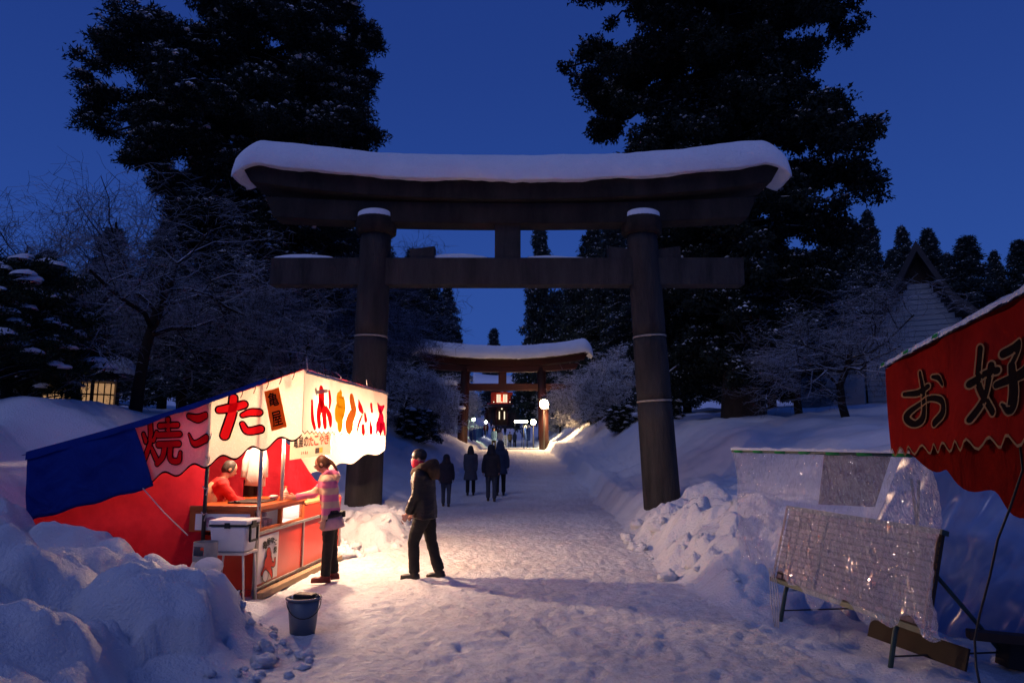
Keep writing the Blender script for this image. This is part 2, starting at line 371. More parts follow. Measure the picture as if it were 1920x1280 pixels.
# ------------------------------------------------------------------ terrain: packed path between shovelled snow banks
def gprof(y): return np.interp(y, [-60, 21, 45, 85, 150, 230, 400], [0, 0, 1.3, 1.35, 5.0, 7, 14])
def path_l(y): return np.interp(y, [-60, 3, 7, 8, 11, 13, 17, 25, 50, 150, 400], [-2.3, -2.2, -1.9, -2.6, -2.7, -1.75, -2.0, -2.4, -2.5, -2.8, -3])
def path_r(y): return np.interp(y, [-60, 6, 8, 10, 13, 17, 25, 50, 150, 400], [2.6, 2.6, 2.25, 2.15, 2.2, 2.5, 2.6, 2.4, 2.8, 3])
_fr = np.random.default_rng(3)
_feet = np.stack([_fr.uniform(-2.0, 3.2, 1500), _fr.uniform(3.2, 20, 1500), _fr.normal(0, .35, 1500), _fr.uniform(.004, .018, 1500)], 1)
def hmap(x, y, feet=False):
    x = np.asarray(x, float); y = np.asarray(y, float)
    g = gprof(y)
    wob = .22 * perlin(y * .55, x * 0 + 3.1, 4) + .10 * perlin(y * 1.9, x * 0 + 1.1, 8)
    dl = path_l(y) + wob - x; dr = x - (path_r(y) + wob)
    farf = sst(15.5, 21, y)
    # right bank
    near = sst(7.2, 9.0, y)
    rb = near * (.50 * sst(0, .8, dr) + .22 * sst(.6, 1.8, dr)) * (1 - farf) + farf * (.62 * sst(0, .55, dr))
    rb += (1 - farf) * near * 1.1 * sst(2.0, 6.5, dr) + (1 - farf) * (1 - near) * .5 * sst(2.2, 5.5, dr)
    rb += farf * (1.75 * sst(.9, 4.2, dr) + .06 * np.clip(dr - 4, 0, 60))
    # left bank
    stall = sst(7.4, 8.2, y) * (1 - sst(12.2, 13.2, y))
    lb_f = .38 * sst(0, .5, dl) + np.clip(.46 * (dl - .5), 0, 2.1) + .03 * np.clip(dl - 8, 0, 50)
    lb_s = np.clip(.75 * (-x - 6.25), 0, 2.1) + .05 * np.clip(-x - 9, 0, 40)
    pile = .42 * sst(0, .5, dl) + .0 * dl + np.clip(.42 * (-x - 3.9), 0, 2.2)
    k2 = sst(14.8, 17, y)
    lb = (1 - stall) * (lb_f * k2 + pile * (1 - k2)) + stall * lb_s
    # shovelled heap in front of the stall
    toe = np.interp(y, [-20, 0, 2, 4, 5, 5.5, 6.3, 6.8, 7.3, 7.7, 8.0, 8.3], [-3, -2.6, -2.4, -2.2, -2.0, -1.9, -1.88, -2.05, -2.42, -3.0, -3.6, -4.6]) + .12 * perlin(x * 1.7, y * 1.7, 31)
    d = toe - x
    mound = (.34 * sst(-.1, .95, d) + .50 * sst(.3, 2.6, d)) * (1 - sst(7.8, 8.35, y)) 
    mound = np.where(y < 8.3, mound, 0) 
    lb = np.where(y < 8.2, np.maximum(mound, lb * sst(7.6, 8.2, y)), lb)
    h = g + np.where(dr > 0, rb, 0) + np.where(x < 0, lb, 0)
    # lumps
    w1, h1 = worley(x * 1.15 + .35 * perlin(x * 2, y * 2, 3), y * 1.15 + .35 * perlin(x * 2, y * 2, 7), 21)
    w2, h2 = worley(x * 3.3 + .3 * perlin(x * 5, y * 5, 13), y * 3.3, 22)
    onm = sst(-.05, .9, d) * (1 - sst(7.2, 8.1, y))
    onr = near * (1 - sst(13.5, 16, y)) * sst(-.05, .45, dr) * (1 - sst(1.6, 3.2, dr))
    onl = sst(10.8, 11.6, y) * (1 - sst(14.5, 17, y)) * sst(-.05, .35, dl) * (1 - sst(1.4, 2.4, dl))
    h += onm * (.46 * (h1 * .9 + .25) * np.clip(1 - w1 * w1 * 1.15, 0, 1) ** .85 - .22 + .09 * np.clip(1 - w2 * w2 * 1.2, 0, 1) * h2 + .035 * fbm(x * 5, y * 5, 3, 47) + .13 * fbm(x * 1.1, y * 1.1, 3, 41))
    h += (onr + onl * .7) * (.34 * h1 * np.clip(1 - w1 * w1 * 1.1, 0, 1) ** .8 - .08 + .10 * (h2 - .2) * np.clip(1 - w2 * w2 * 1.3, 0, 1) ** .8 + .11 * fbm(x * 2.3, y * 2.3, 4, 52))
    bank = np.clip(np.maximum(dr, dl), 0, 1)
    h += bank * (.16 * fbm(x * .5, y * .5, 5, 61, .55) + .035 * fbm(x * 2.6, y * 2.6, 3, 71))
    onp = 1 - bank
    h += onp * (.022 * fbm(x * 1.3, y * 1.3, 3, 81) + .016 * fbm(x * 6, y * 6, 4, 91, .6))
    # far wooded slopes
    h += .10 * np.clip(np.abs(x) - 25, 0, 200) * sst(10, 60, y) + 0.3 * fbm(x * .06, y * .06, 2, 5) * sst(8, 20, np.abs(x))
    if feet:
        flat = onp * (1 - onm)
        for fx, fy, fa, fd in _feet:
            i0, i1 = np.searchsorted(XS, [fx - .22, fx + .22]); j0, j1 = np.searchsorted(YS, [fy - .22, fy + .22])
            if i1 <= i0 or j1 <= j0: continue
            xx = x[j0:j1, i0:i1] - fx; yy = y[j0:j1, i0:i1] - fy
            u = xx * math.cos(fa) - yy * math.sin(fa); v = xx * math.sin(fa) + yy * math.cos(fa)
            e = np.exp(-((u / .06) ** 2 + (v / .14) ** 2) ** 1.1); rim = np.exp(-(((u / .09) ** 2 + (v / .18) ** 2) - 1) ** 2 * 4)
            h[j0:j1, i0:i1] += flat[j0:j1, i0:i1] * (-fd * e + fd * .28 * rim)
    return h
def hz(x, y): return float(hmap(np.array([[x]]), np.array([[y]]))[0, 0])
def ax(lo, hi, step, out_lo, out_hi, gr):
    a = list(np.arange(lo, hi, step)); s = step
    while a[-1] < out_hi: s *= gr; a.append(a[-1] + s)
    s = step; 
    while a[0] > out_lo: s *= gr; a.insert(0, a[0] - s)
    return np.array(a)
XS = ax(-6.6, 4.6, .04, -220, 220, 1.075); YS = ax(3.6, 14.6, .04, -40, 420, 1.028)
GX, GY = np.meshgrid(XS, YS)
GH = hmap(GX, GY, True)
# right stall stands on trodden flat snow
nx, ny = len(XS), len(YS)
V = np.stack([GX, GY, GH], -1).reshape(-1, 3)
ii, jj = np.meshgrid(np.arange(nx - 1), np.arange(ny - 1))
q = np.stack([jj * nx + ii, jj * nx + ii + 1, (jj + 1) * nx + ii + 1, (jj + 1) * nx + ii], -1).reshape(-1, 4)
cxm = V[q, 0].mean(1); cym = V[q, 1].mean(1)
wobc = .22 * perlin(cym * .55, cxm * 0 + 3.1, 4) + .10 * perlin(cym * 1.9, cxm * 0 + 1.1, 8)
onpath = (cxm > path_l(cym) + wobc - .02) & (cxm < path_r(cym) + wobc + .02) & (cym < 152)
def sub(name, mask):
    f = q[mask]; u, inv = np.unique(f, return_inverse=True)
    return npmesh(name, V[u], inv.reshape(-1, 4), True)
# trodden snow: grey-brown grit ground into the white
m, t, o = nt('trodden_snow')
b = t.nodes.new('ShaderNodeBsdfPrincipled'); b.inputs['Roughness'].default_value = .62; b.inputs['Specular IOR Level'].default_value = .3; t.links.new(b.outputs[0], o.inputs[0])
tc = t.nodes.new('ShaderNodeTexCoord')
def nz(sc, det, ro):
    n = t.nodes.new('ShaderNodeTexNoise'); n.inputs['Scale'].default_value = sc; n.inputs['Detail'].default_value = det; n.inputs['Roughness'].default_value = ro; t.links.new(tc.outputs['Object'], n.inputs['Vector']); return n
n1 = nz(.9, 5, .6); r1 = t.nodes.new('ShaderNodeValToRGB'); r1.color_ramp.elements[0].position = .40; r1.color_ramp.elements[1].position = .64
r1.color_ramp.elements[0].color = (.84, .85, .87, 1); r1.color_ramp.elements[1].color = (.74, .73, .74, 1)
n2 = nz(14, 6, .75); r2 = t.nodes.new('ShaderNodeValToRGB'); r2.color_ramp.elements[0].position = .36; r2.color_ramp.elements[1].position = .52
r2.color_ramp.elements[0].color = (.78, .77, .77, 1); r2.color_ramp.elements[1].color = (1, 1, 1, 1)
mx = t.nodes.new('ShaderNodeMixRGB'); mx.blend_type = 'MULTIPLY'; mx.inputs[0].default_value = 1
t.links.new(n1.outputs['Fac'], r1.inputs[0]); t.links.new(n2.outputs['Fac'], r2.inputs[0]); t.links.new(r1.outputs[0], mx.inputs[1]); t.links.new(r2.outputs[0], mx.inputs[2]); t.links.new(mx.outputs[0], b.inputs['Base Color'])
n3 = nz(9, 9, .72); bp = t.nodes.new('ShaderNodeBump'); bp.inputs['Strength'].default_value = 1; bp.inputs['Distance'].default_value = .10
t.links.new(n3.outputs['Fac'], bp.inputs['Height']); t.links.new(bp.outputs[0], b.inputs['Normal'])
MATS['trodden_snow'] = m
tag(link('path', sub('path', onpath), 'trodden_snow'), 'trodden grey-white snow path leading through both gates', kind='structure')
tag(link('snow_ground', sub('snow_ground', ~onpath), 'snow'), 'deep white snow banks and slopes beside the path', kind='structure')
# loose clods shovelled off the path
cl = MB(); cr = random.Random(5)
base = [mnoise.random_unit_vector() for _ in range(1)]
def clod(x, y, r):
    z = hz(x, y) + r * .08; o = Vector((cr.uniform(0, 50), cr.uniform(0, 50), 3)); nu, nv = 14, 9; vs = []; fs = []
    for i in range(nv + 1):
        th = math.pi * i / nv
        for j in range(nu):
            a = 2 * math.pi * j / nu; v = Vector((math.sin(th) * math.cos(a), math.sin(th) * math.sin(a), math.cos(th) * .75))
            v *= r * (1 + .8 * mnoise.noise(v * 1.5 + o) + .3 * mnoise.noise(v * 4 + o)); vs.append(v + Vector((x, y, z)))
    for i in range(nv):
        for j in range(nu): fs.append((i * nu + j, (i + 1) * nu + j, (i + 1) * nu + (j + 1) % nu, i * nu + (j + 1) % nu))
    cl.add(vs, fs, True)
for _ in range(26):
    y = cr.uniform(8.2, 14.5); clod(float(path_r(y)) + abs(cr.gauss(0, .75)) - .15, y, min(.2, .02 + cr.expovariate(1 / .04)))
for _ in range(60):
    y = cr.uniform(4.3, 7.0); clod(float(np.interp(y, [4, 5, 6, 7], [-2.2, -2.05, -1.9, -2.6])) + cr.uniform(-.25, .25), y, min(.1, .015 + cr.expovariate(1 / .02)))
for _ in range(50):
    y = cr.uniform(11, 14.5); clod(float(path_l(y)) - abs(cr.gauss(0, .5)) + .1, y, min(.17, .03 + cr.expovariate(1 / .04)))
tag(cl.build('snow_clods', 'snow'), 'loose broken snow clods along the shovelled banks', 'snow clods', kind='stuff')

# ------------------------------------------------------------------ gates
def zc(py, Y): return at(960, py, Y).z
def beam(mb, x0, x1, zb, zt, y0, y1, curve, n=36, slant=0.0):
    """horizontal beam whose ends sweep up by curve(x)"""
    vs = []; fs = []
    for i in range(n + 1):
        x = x0 + (x1 - x0) * i / n; c = curve(x); e = slant * (2 * i / n - 1)
        for (yy, zz, k) in ((y0, zb, 0), (y1, zb, 0), (y1, zt, 1), (y0, zt, 1)): vs.append((x + e * k, yy, zz + c))
    for i in range(n):
        for j in range(4): fs.append((i * 4 + j, i * 4 + (j + 1) % 4, (i + 1) * 4 + (j + 1) % 4, (i + 1) * 4 + j))
    fs += [(3, 2, 1, 0), tuple(n * 4 + j for j in range(4))]
    return mb.add(vs, fs)
def snow_roll(x0, x1, z, th, hy, curve, yc=0, n=150, droop=.5, seed=1):
    """rounded snow blanket along a beam, hanging over both ends"""
    vs = []; fs = []; m = 18
    for i in range(n + 1):
        u = i / n; x = x0 + (x1 - x0) * u; e = min(u, 1 - u) * (x1 - x0)
        k = math.sqrt(max(0, 1 - (1 - min(1, e / .75)) ** 2)); t_ = th * (.35 + .65 * k)
        dz = -droop * (1 - min(1, e / .62)) ** 1.5
        wv = 1 + .05 * mnoise.noise(Vector((x * .55, seed, 0)))
        for j in range(m):
            a = 2 * math.pi * j / m; ca, sa = math.cos(a), math.sin(a)
            yy = hy * wv * math.copysign(abs(ca) ** .75, ca) * (.72 + .28 * k)
            zz = t_ * (abs(sa) ** .8) if sa > 0 else -.10 * abs(sa) ** .6
            zz -= .16 * max(0, abs(ca) - .75) * 2
            nzv = .05 * mnoise.noise(Vector((x * 1.1, yy * 2, zz * 2 + seed))) + .022 * mnoise.noise(Vector((x * 4.5, yy * 4, zz * 6 + seed)))
            vs.append((x, yc + yy + nzv, z + curve(x) + zz * wv + dz + nzv))
    for i in range(n):
        for j in range(m): fs.append((i * m + j, i * m + (j + 1) % m, (i + 1) * m + (j + 1) % m, (i + 1) * m + j))
    fs += [tuple(range(m - 1, -1, -1)), tuple(n * m + j for j in range(m))]
    return MB().add(vs, fs, True)
GY1 = 15.0
def stone_gate():
    Y = GY1
    g = empty('stone_gate', (0, Y, 0), 0, 'massive grey stone shrine gate with thick snow on its curved lintel', 'torii gate')
    zt = zc(440, Y); ends = []
    for (bx, tx) in ((680, 705), (1243, 1203)):
        b = at(bx, 962, Y); tp = at(tx, 440, Y)
        bot = Vector((b.x, 0, b.z - .9)); bot.x = b.x - (tp.x - b.x) / (tp.z - b.z) * .9; top = Vector((tp.x, 0, tp.z + .02))
        cuts = [0, zc(752, Y), zc(632, Y), top.z]
        def pp(z): return bot + (top - bot) * ((z - bot.z) / (top.z - bot.z))
        def rr(z): return .40 - .055 * (z - .2) / (zt - .2)
        par = g
        zs = [bot.z, cuts[1], cuts[2], top.z]
        for k in range(3):
            mb = MB(); pts = []; rads = []
            for i in range(9):
                z = zs[k] + .012 + (zs[k + 1] - zs[k] - .024) * i / 8; pts.append(pp(z)); rads.append(rr(z) - (.01 if i in (0, 8) else 0))
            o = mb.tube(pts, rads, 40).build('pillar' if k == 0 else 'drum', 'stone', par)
            if k == 0: par = o
            else: MB().tube([pp(zs[k] - .02), pp(zs[k] + .02)], [rr(zs[k]) + .004] * 2, 40).build('mortar_joint', 'mortar', par)
        # ring under the lintel, snow on its ledge
        MB().tube([top + Vector((0, 0, -.05)), top + Vector((0, 0, .0)), top + Vector((0, 0, .30)), top + Vector((0, 0, .36))], [.38, .455, .47, .44], 40).build('ring', 'stone_dark', g)
        sm = MB(); vs = []
        for i in range(9):
            for j in range(28):
                a = 2 * math.pi * j / 28; r = .46 * math.sin(math.pi / 2 * i / 8); vs.append((top.x + r * math.cos(a), r * math.sin(a), top.z + .36 + .19 * math.cos(math.pi / 2 * i / 8) ** .8 - (.08 if i == 8 else 0)))
        sm.add(vs, [(i * 28 + j, (i + 1) * 28 + j, (i + 1) * 28 + (j + 1) % 28, i * 28 + (j + 1) % 28) for i in range(8) for j in range(28)], True).build('snow_cap', 'snow_cap', g)
        ends.append((top, pp, rr))
    cv = lambda x: .43 * (abs(x) / 6.0) ** 2.2
    zb = zc(424, Y) - .02; zs_ = zb + .48; zk = zc(352, Y) + .05
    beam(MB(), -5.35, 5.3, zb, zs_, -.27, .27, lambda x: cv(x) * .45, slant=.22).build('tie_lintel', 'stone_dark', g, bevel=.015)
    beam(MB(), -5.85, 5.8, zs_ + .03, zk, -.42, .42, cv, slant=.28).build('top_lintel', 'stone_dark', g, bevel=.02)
    snow_roll(-6.28, 6.26, zk + .02, .62, .62, cv, droop=.34).build('snow_cap', 'snow_cap', g)
    zn0, zn1 = zc(537, Y), zc(487, Y); xl, xr = at(512, 512, Y).x, at(1390, 512, Y).x
    MB().b2((xl, -.20, zn0), (xr, .20, zn1)).build('tie_beam', 'stone', g, bevel=.015)
    for (top, pp, rr) in ends:
        cx = pp(zn1).x; r = rr(zn1)
        for s in (-1, 1):
            a, b_ = cx + s * (r - .1), cx + s * (r + .46); h1, h2 = (.28, .2)
            w = MB(); w.add([(a, -.15, zn1 + .003), (b_, -.15, zn1 + .003), (b_, .15, zn1 + .003), (a, .15, zn1 + .003), (a, -.15, zn1 + h2), (b_, -.15, zn1 + h1), (b_, .15, zn1 + h1), (a, .15, zn1 + h2)],
                            [(0, 3, 2, 1), (4, 5, 6, 7), (0, 1, 5, 4), (1, 2, 6, 5), (2, 3, 7, 6), (3, 0, 4, 7)]).build('wedge', 'stone', g, bevel=.01)
    MB().b2((at(928, 450, Y).x, -.16, zn1 + .003), (at(976, 450, Y).x, .16, zb + .02)).build('centre_strut', 'stone', g, bevel=.012)
    for (a, b_, th) in ((513, 628, .10), (800, 918, .11), (985, 1110, .06)):
        snow_roll(at(a, 487, Y).x, at(b_, 487, Y).x, zn1 + .02, th, .13, lambda x: 0, n=20, droop=.02, seed=a).build('snow_ridge', 'snow_cap', g)
stone_gate()
GY2 = 51.0
def red_gate():
    Y = GY2; g = empty('red_gate', (0, Y, 0), 0, 'dark red painted wooden shrine gate under heavy snow beside the bright lamp', 'torii gate')
    ox = at(942, 750, Y).x
    zg = hz(ox, Y)
    zt = zc(690, Y)
    for s, bx in ((-1, 866), (1, 1021)):
        b = at(bx, 835, Y).x; tp = b - s * .22
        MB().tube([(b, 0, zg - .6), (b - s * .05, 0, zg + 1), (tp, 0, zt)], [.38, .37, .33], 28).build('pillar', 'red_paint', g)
        for dy in (-1.05, 1.05):
            MB().tube([(b, dy, zg - .6), (b, dy, zc(766, Y))], .25, 20).build('side_post', 'red_paint', g)
            MB().ball((b, dy, zc(766, Y)), (.33, .33, .16), 14, 8).build('snow_cap', 'snow_cap', g)
        MB().b2((b - .09, -1.3, zc(775, Y) - .1), (b + .09, 1.3, zc(775, Y) + .12)).build('side_brace', 'red_paint', g, bevel=.01)
    cv = lambda x: .55 * (abs(x - ox) / 6.3) ** 2.2
    zb = zc(698, Y); zk = zc(676, Y)
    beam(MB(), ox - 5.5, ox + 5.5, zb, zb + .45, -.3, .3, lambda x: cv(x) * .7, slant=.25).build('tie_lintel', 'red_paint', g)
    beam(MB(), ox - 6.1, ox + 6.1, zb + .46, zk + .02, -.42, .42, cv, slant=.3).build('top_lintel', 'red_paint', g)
    beam(MB(), ox - 6.35, ox + 6.35, zk + .03, zk + .16, -.8, .8, cv, slant=.2).build('roof', 'dark_wood', g)
    rb = MB()
    for i in range(74):
        x = ox - 6.3 + 12.6 * i / 73; rb.b2((x - .045, -.86, zk + .05 + cv(x)), (x + .045, -.803, zk + .17 + cv(x)))
    tag(rb.build('roof_tile_ends', 'dark_wood', g), kind='stuff')
    snow_roll(ox - 6.75, ox + 6.75, zk + .15, 1.0, .95, cv, droop=.45, seed=9).build('snow_cap', 'snow_cap', g)
    MB().b2((at(812, 728, Y).x, -.16, zc(732, Y)), (at(1075, 728, Y).x, .16, zc(719, Y))).build('tie_beam', 'red_paint', g, bevel=.02)
    MB().b2((ox - .3, -.14, zc(719, Y) + .003), (ox + .3, .14, zb + .02)).build('centre_strut', 'red_paint', g, bevel=.02)
    snow_roll(at(812, 728, Y).x, at(860, 728, Y).x, zc(719, Y), .3, .2, lambda x: 0, n=16, droop=.05).build('snow_ridge', 'snow_cap', g)
red_gate()
# ------------------------------------------------------------------ trees
def unit(a): return a / (np.linalg.norm(a, axis=-1, keepdims=True) + 1e-9)
def blades(C, D, L, Wd, r):
    """one leaf-sized triangle per centre C along D"""
    n = len(C); p = unit(np.cross(D, r.normal(size=(n, 3)))) * (np.asarray(Wd).reshape(-1, 1) / 2)
    L = np.asarray(L).reshape(-1, 1)
    V = np.stack([C - p, C + p, C + D * L], 1).reshape(-1, 3)
    return V, np.arange(3 * n).reshape(-1, 3)
def tufted(name, pads, per, k, L, Wd, r, droop, mat, parent, flat):
    """pads: rows of (x,y,z,radius,half thickness); per tufts on each, k blades per tuft"""
    P = np.repeat(pads, per, 0); n = len(P)
    u = unit(r.normal(size=(n, 3))) * (r.random((n, 1)) ** .45)
    c = P[:, :3] + u * np.stack([P[:, 3], P[:, 3], P[:, 4]], 1)
    c[:, 2] -= flat * (np.hypot(u[:, 0], u[:, 1]) ** 2) * P[:, 3]
    cc = np.repeat(c, k, 0) + r.normal(size=(n * k, 3)) * L * .45; uu = np.repeat(u, k, 0)
    d = unit(uu * .9 + r.normal(size=(n * k, 3)) * .75 + np.array([0, 0, -droop]))
    V, T = blades(cc, d, L * r.uniform(.6, 1.3, n * k), Wd * r.uniform(.7, 1.3, n * k), r)
    return link(name, npmesh(name, V, T), mat, parent), c, u
def snow_bits(c, u, r, frac, size, parent, up=.2, name='snow', sag=.35):
    """lumpy flakes of lying snow on the upper side of the tufts"""
    m = (u[:, 2] > up) & (r.random(len(u)) < frac); q = c[m] + np.array([0, 0, size * .9]); n = len(q)
    if n == 0: return
    s = size * r.uniform(.5, 1.5, (n, 1)); a = r.uniform(0, 6.28, (n, 1)); K = 5
    ang = a + np.arange(K) / K * 6.283 + r.normal(size=(n, K)) * .25; rad = s * r.uniform(.6, 1.2, (n, K))
    ring = np.stack([q[:, :1] + np.cos(ang) * rad, q[:, 1:2] + np.sin(ang) * rad, q[:, 2:3] - rad * sag + r.normal(size=(n, K)) * size * .15], -1)
    top = q + np.array([0, 0, 1]) * s * .4
    V = np.concatenate([top[:, None], ring], 1).reshape(-1, 3); b = np.arange(n)[:, None] * (K + 1)
    T = np.stack([np.stack([b[:, 0], b[:, 0] + 1 + j, b[:, 0] + 1 + (j + 1) % K], -1) for j in range(K)], 1).reshape(-1, 3)
    return link(name, npmesh(name, V, T, True), 'branch_snow', parent)
def tubes_np(segs, n=4):
    """segs: list of (polyline pts, radii) -> one mesh"""
    Vs = []; Fs = []; b = 0
    for pts, rad in segs:
        pts = np.asarray(pts); k = len(pts); d = np.gradient(pts, axis=0); d = unit(d)
        ref = np.array([0, 0, 1.0]) if abs(d[0, 2]) < .9 else np.array([1.0, 0, 0])
        x = unit(np.cross(d, ref)); y = np.cross(x, d)
        a = np.arange(n) / n * 2 * np.pi + np.pi / 2
        ring = pts[:, None] + (x[:, None] * np.cos(a)[None, :, None] + y[:, None] * np.sin(a)[None, :, None]) * np.asarray(rad)[:, None, None]
        Vs.append(ring.reshape(-1, 3)); i = np.arange(k - 1)[:, None] * n; j = np.arange(n)[None]
        Fs.append((np.stack([i + j, i + (j + 1) % n, i + n + (j + 1) % n, i + n + j], -1).reshape(-1, 4)) + b); b += k * n
    return np.concatenate(Vs), np.concatenate(Fs)
def conifer_big(name, base, label, trunk_pts, trunk_r, env, zr, n_limb, r, pad_r, pad_t, per, k, L, Wd, droop, mat, snow, sub_n, sag, cat='tree', group=None):
    """a grown evergreen: trunk, limbs out to an uneven envelope, foliage pads at the twig ends"""
    t = empty(name, base, 0, label, cat, group)
    link('trunk', npmesh('trunk', *tubes_np([(trunk_pts, trunk_r)], 14), True), 'bark', t)
    tp = np.array(trunk_pts); segs = []; pads = []
    for i in range(n_limb):
        z = zr[0] + (zr[1] - zr[0]) * ((i + r.random()) / n_limb); az = i * 2.39996 + r.normal() * .3
        o = np.array([np.interp(z, tp[:, 2], tp[:, 0]), np.interp(z, tp[:, 2], tp[:, 1]), z])
        ln = env(z, az) * r.uniform(.78, 1.08)
        if ln < .4: continue
        d = np.array([math.cos(az), math.sin(az), 0]); s = np.linspace(0, 1, 9)[:, None]
        rise = r.uniform(.05, .28)
        P = o + d * s * ln + np.array([0, 0, 1]) * (rise * s - (rise + sag) * s ** 2) * ln * .8 + np.concatenate([np.zeros((1, 3)), r.normal(size=(8, 3)) * .09], 0) * (s * ln * .35)
        segs.append((P, np.linspace(.10, .02, 9) * (ln / 4 + .35)))
        for j in range(int(sub_n * ln)):
            f = r.uniform(.28, 1.0); p = np.array([np.interp(f, s[:, 0], P[:, q_]) for q_ in range(3)])
            side = np.array([-d[1], d[0], 0]) * r.choice([-1, 1]); l2 = (1 - f * .55) * r.uniform(.25, .5) * ln * .7
            e = p + (side * r.uniform(.4, 1) + d * r.uniform(.3, .9)) * l2 * .8 + np.array([0, 0, r.uniform(-.1, .22) - sag * .3]) * l2
            mid = (p + e) / 2 + np.array([0, 0, .12 * l2])
            segs.append((np.stack([p, mid, e]), [.035, .025, .012]))
            for w in range(2):
                g = p + (e - p) * (.55 + .45 * w); pr = pad_r * r.uniform(.6, 1.25); pads.append([*(g + r.normal(size=3) * .15), pr, pr * pad_t])
        pads.append([*P[-1], pad_r * .8, pad_r * .8 * pad_t])
    link('limbs', npmesh('limbs', *tubes_np(segs, 5), True), 'limb', t)
    pads = np.array(pads)
    cr_, c, u = tufted('crown', pads, per, k, L, Wd, r, droop, mat, t, sag * .5)
    tag(cr_, kind='stuff')
    sb = snow_bits(c, u, r, snow[0], snow[1], t); 
    if sb: tag(sb, kind='stuff')
    return t
def base_at(px, Y, py=None):
    x = at(px, 800, Y).x; return (x, Y, hz(x, Y))
def envelope(rows, Y, cx, base):
    """photo outline (row, left, right) -> metres left and right of the trunk over height"""
    zs = []; l = []; rr = []
    for py, a, b in sorted(rows, key=lambda q_: -q_[0]):
        zs.append(zc(py, Y) - base[2]); l.append((cx - at(a, py, Y).x) * .93); rr.append((at(b, py, Y).x - cx) * .87)
    def env(z, az):
        L_ = np.interp(z, zs, l); R_ = np.interp(z, zs, rr); c = math.cos(az)
        return max(.3, (R_ + L_) / 2 * .92 * (1 - abs(c)) + abs(c) * (R_ if c > 0 else L_))
    return env, zs
# big pine, left
Yp = 23.0; bp_ = base_at(500, Yp)
env, zs = envelope([(-90, 440, 560), (0, 395, 640), (60, 345, 690), (110, 300, 700), (160, 215, 740), (200, 195, 735), (260, 200, 720), (300, 225, 740), (360, 280, 640), (430, 330, 640), (520, 340, 650), (620, 370, 640)], Yp, bp_[0], bp_)
r_ = np.random.default_rng(11)
zt = zs[-1]
tr = [(0, 0, -.4), (.1, 0, 2), (-.15, .1, 5), (.2, 0, 8), (.0, .1, 11), (.5, 0, 14), (.3, 0, zt)]
conifer_big('pine_tree', bp_, 'broad old pine with spreading snow-dusted boughs behind the lit stall', tr, [.55, .48, .42, .36, .3, .2, .08], env, (4.5, zt), 120, r_, .54, .32, 60, 6, .16, .055, -.05, 'needles_dark', (.9, .085), 2.0, .12)
# lone sprays reaching out of the pine and the cedar
# big cedar, right
Yc = 25.0; bc_ = base_at(1395, Yc)
env, zs = envelope([(-110, 1180, 1560), (0, 1085, 1640), (60, 1055, 1600), (120, 1065, 1545), (170, 1100, 1535), (210, 1185, 1570), (260, 1150, 1640), (305, 1150, 1685), (360, 1190, 1640), (410, 1190, 1600), (470, 1190, 1590), (560, 1190, 1590), (660, 1190, 1570), (740, 1200, 1500)], Yc, bc_[0], bc_)
r_ = np.random.default_rng(12); zt = zs[-1]
tr = [(0, 0, -.4), (.05, 0, 2), (.1, 0, 6), (0, 0, 10), (-.1, 0, 14), (-.2, 0, 18), (-.2, 0, zt)]
conifer_big('cedar_tree', bc_, 'towering dense cedar with rounded dark clumps behind the right gate pillar', tr, [.85, .7, .6, .5, .4, .28, .08], env, (1.6, zt), 170, r_, .46, .60, 31, 6, .145, .10, .2, 'needles_dark', (.55, .075), 2.1, .20)
# dark evergreens filling in behind (shapes of their own by turn and scale)
def conifer(name, h, rad, r, mat, snow, label, blunt=.0):
    t = empty(name, (0, 0, 0), 0, label, 'tree'); segs = []; pads = []
    link('trunk', npmesh('trunk', *tubes_np([([(0, 0, -.5), (0, 0, h * .5), (0, 0, h)], [h * .018, h * .011, .02])], 8), True), 'bark', t)
    nl = int(h * 7)
    for i in range(nl):
        f = (i + r.random()) / nl; z = h * (.10 + .9 * f); az = i * 2.4 + r.normal() * .3
        ln = rad * ((1 - f) ** (.8 - blunt * .45)) * r.uniform(.65, 1.15) + .12; d = np.array([math.cos(az), math.sin(az), 0])
        P = np.stack([np.array([0, 0, z]) + d * s_ * ln + np.array([0, 0, (.25 * s_ - .55 * s_ ** 2) * ln]) for s_ in (0, .35, .7, 1)])
        segs.append((P, np.array([.05, .035, .02, .01]) * (ln / 3 + .4)))
        m_ = max(2, int(ln * 2.2))
        for j in range(m_):
            s_ = (j + .7) / m_; p = np.array([np.interp(s_, [0, .35, .7, 1], P[:, a]) for a in range(3)]); sd = np.array([-d[1], d[0], 0]) * r.normal() * .32 * ln * (1 - s_ * .6)
            pads.append([*(p + sd), .42 * (.6 + ln * .13), .2])
    link('limbs', npmesh('limbs', *tubes_np(segs, 4), True), 'limb', t)
    cr_, c, u = tufted('crown', np.array(pads), 26, 5, .26, .11, r, .3, mat, t, .3); tag(cr_, kind='stuff')
    sb = snow_bits(c, u, r, snow[0], snow[1], t); tag(sb, kind='stuff')
    return t
LBL_FAR = 'snow-dusted dark conifer in the row beyond the white house'
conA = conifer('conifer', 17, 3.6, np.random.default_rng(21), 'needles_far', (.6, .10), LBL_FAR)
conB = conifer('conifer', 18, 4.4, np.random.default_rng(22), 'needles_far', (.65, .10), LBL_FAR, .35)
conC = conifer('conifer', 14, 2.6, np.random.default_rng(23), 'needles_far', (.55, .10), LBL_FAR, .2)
used = set()
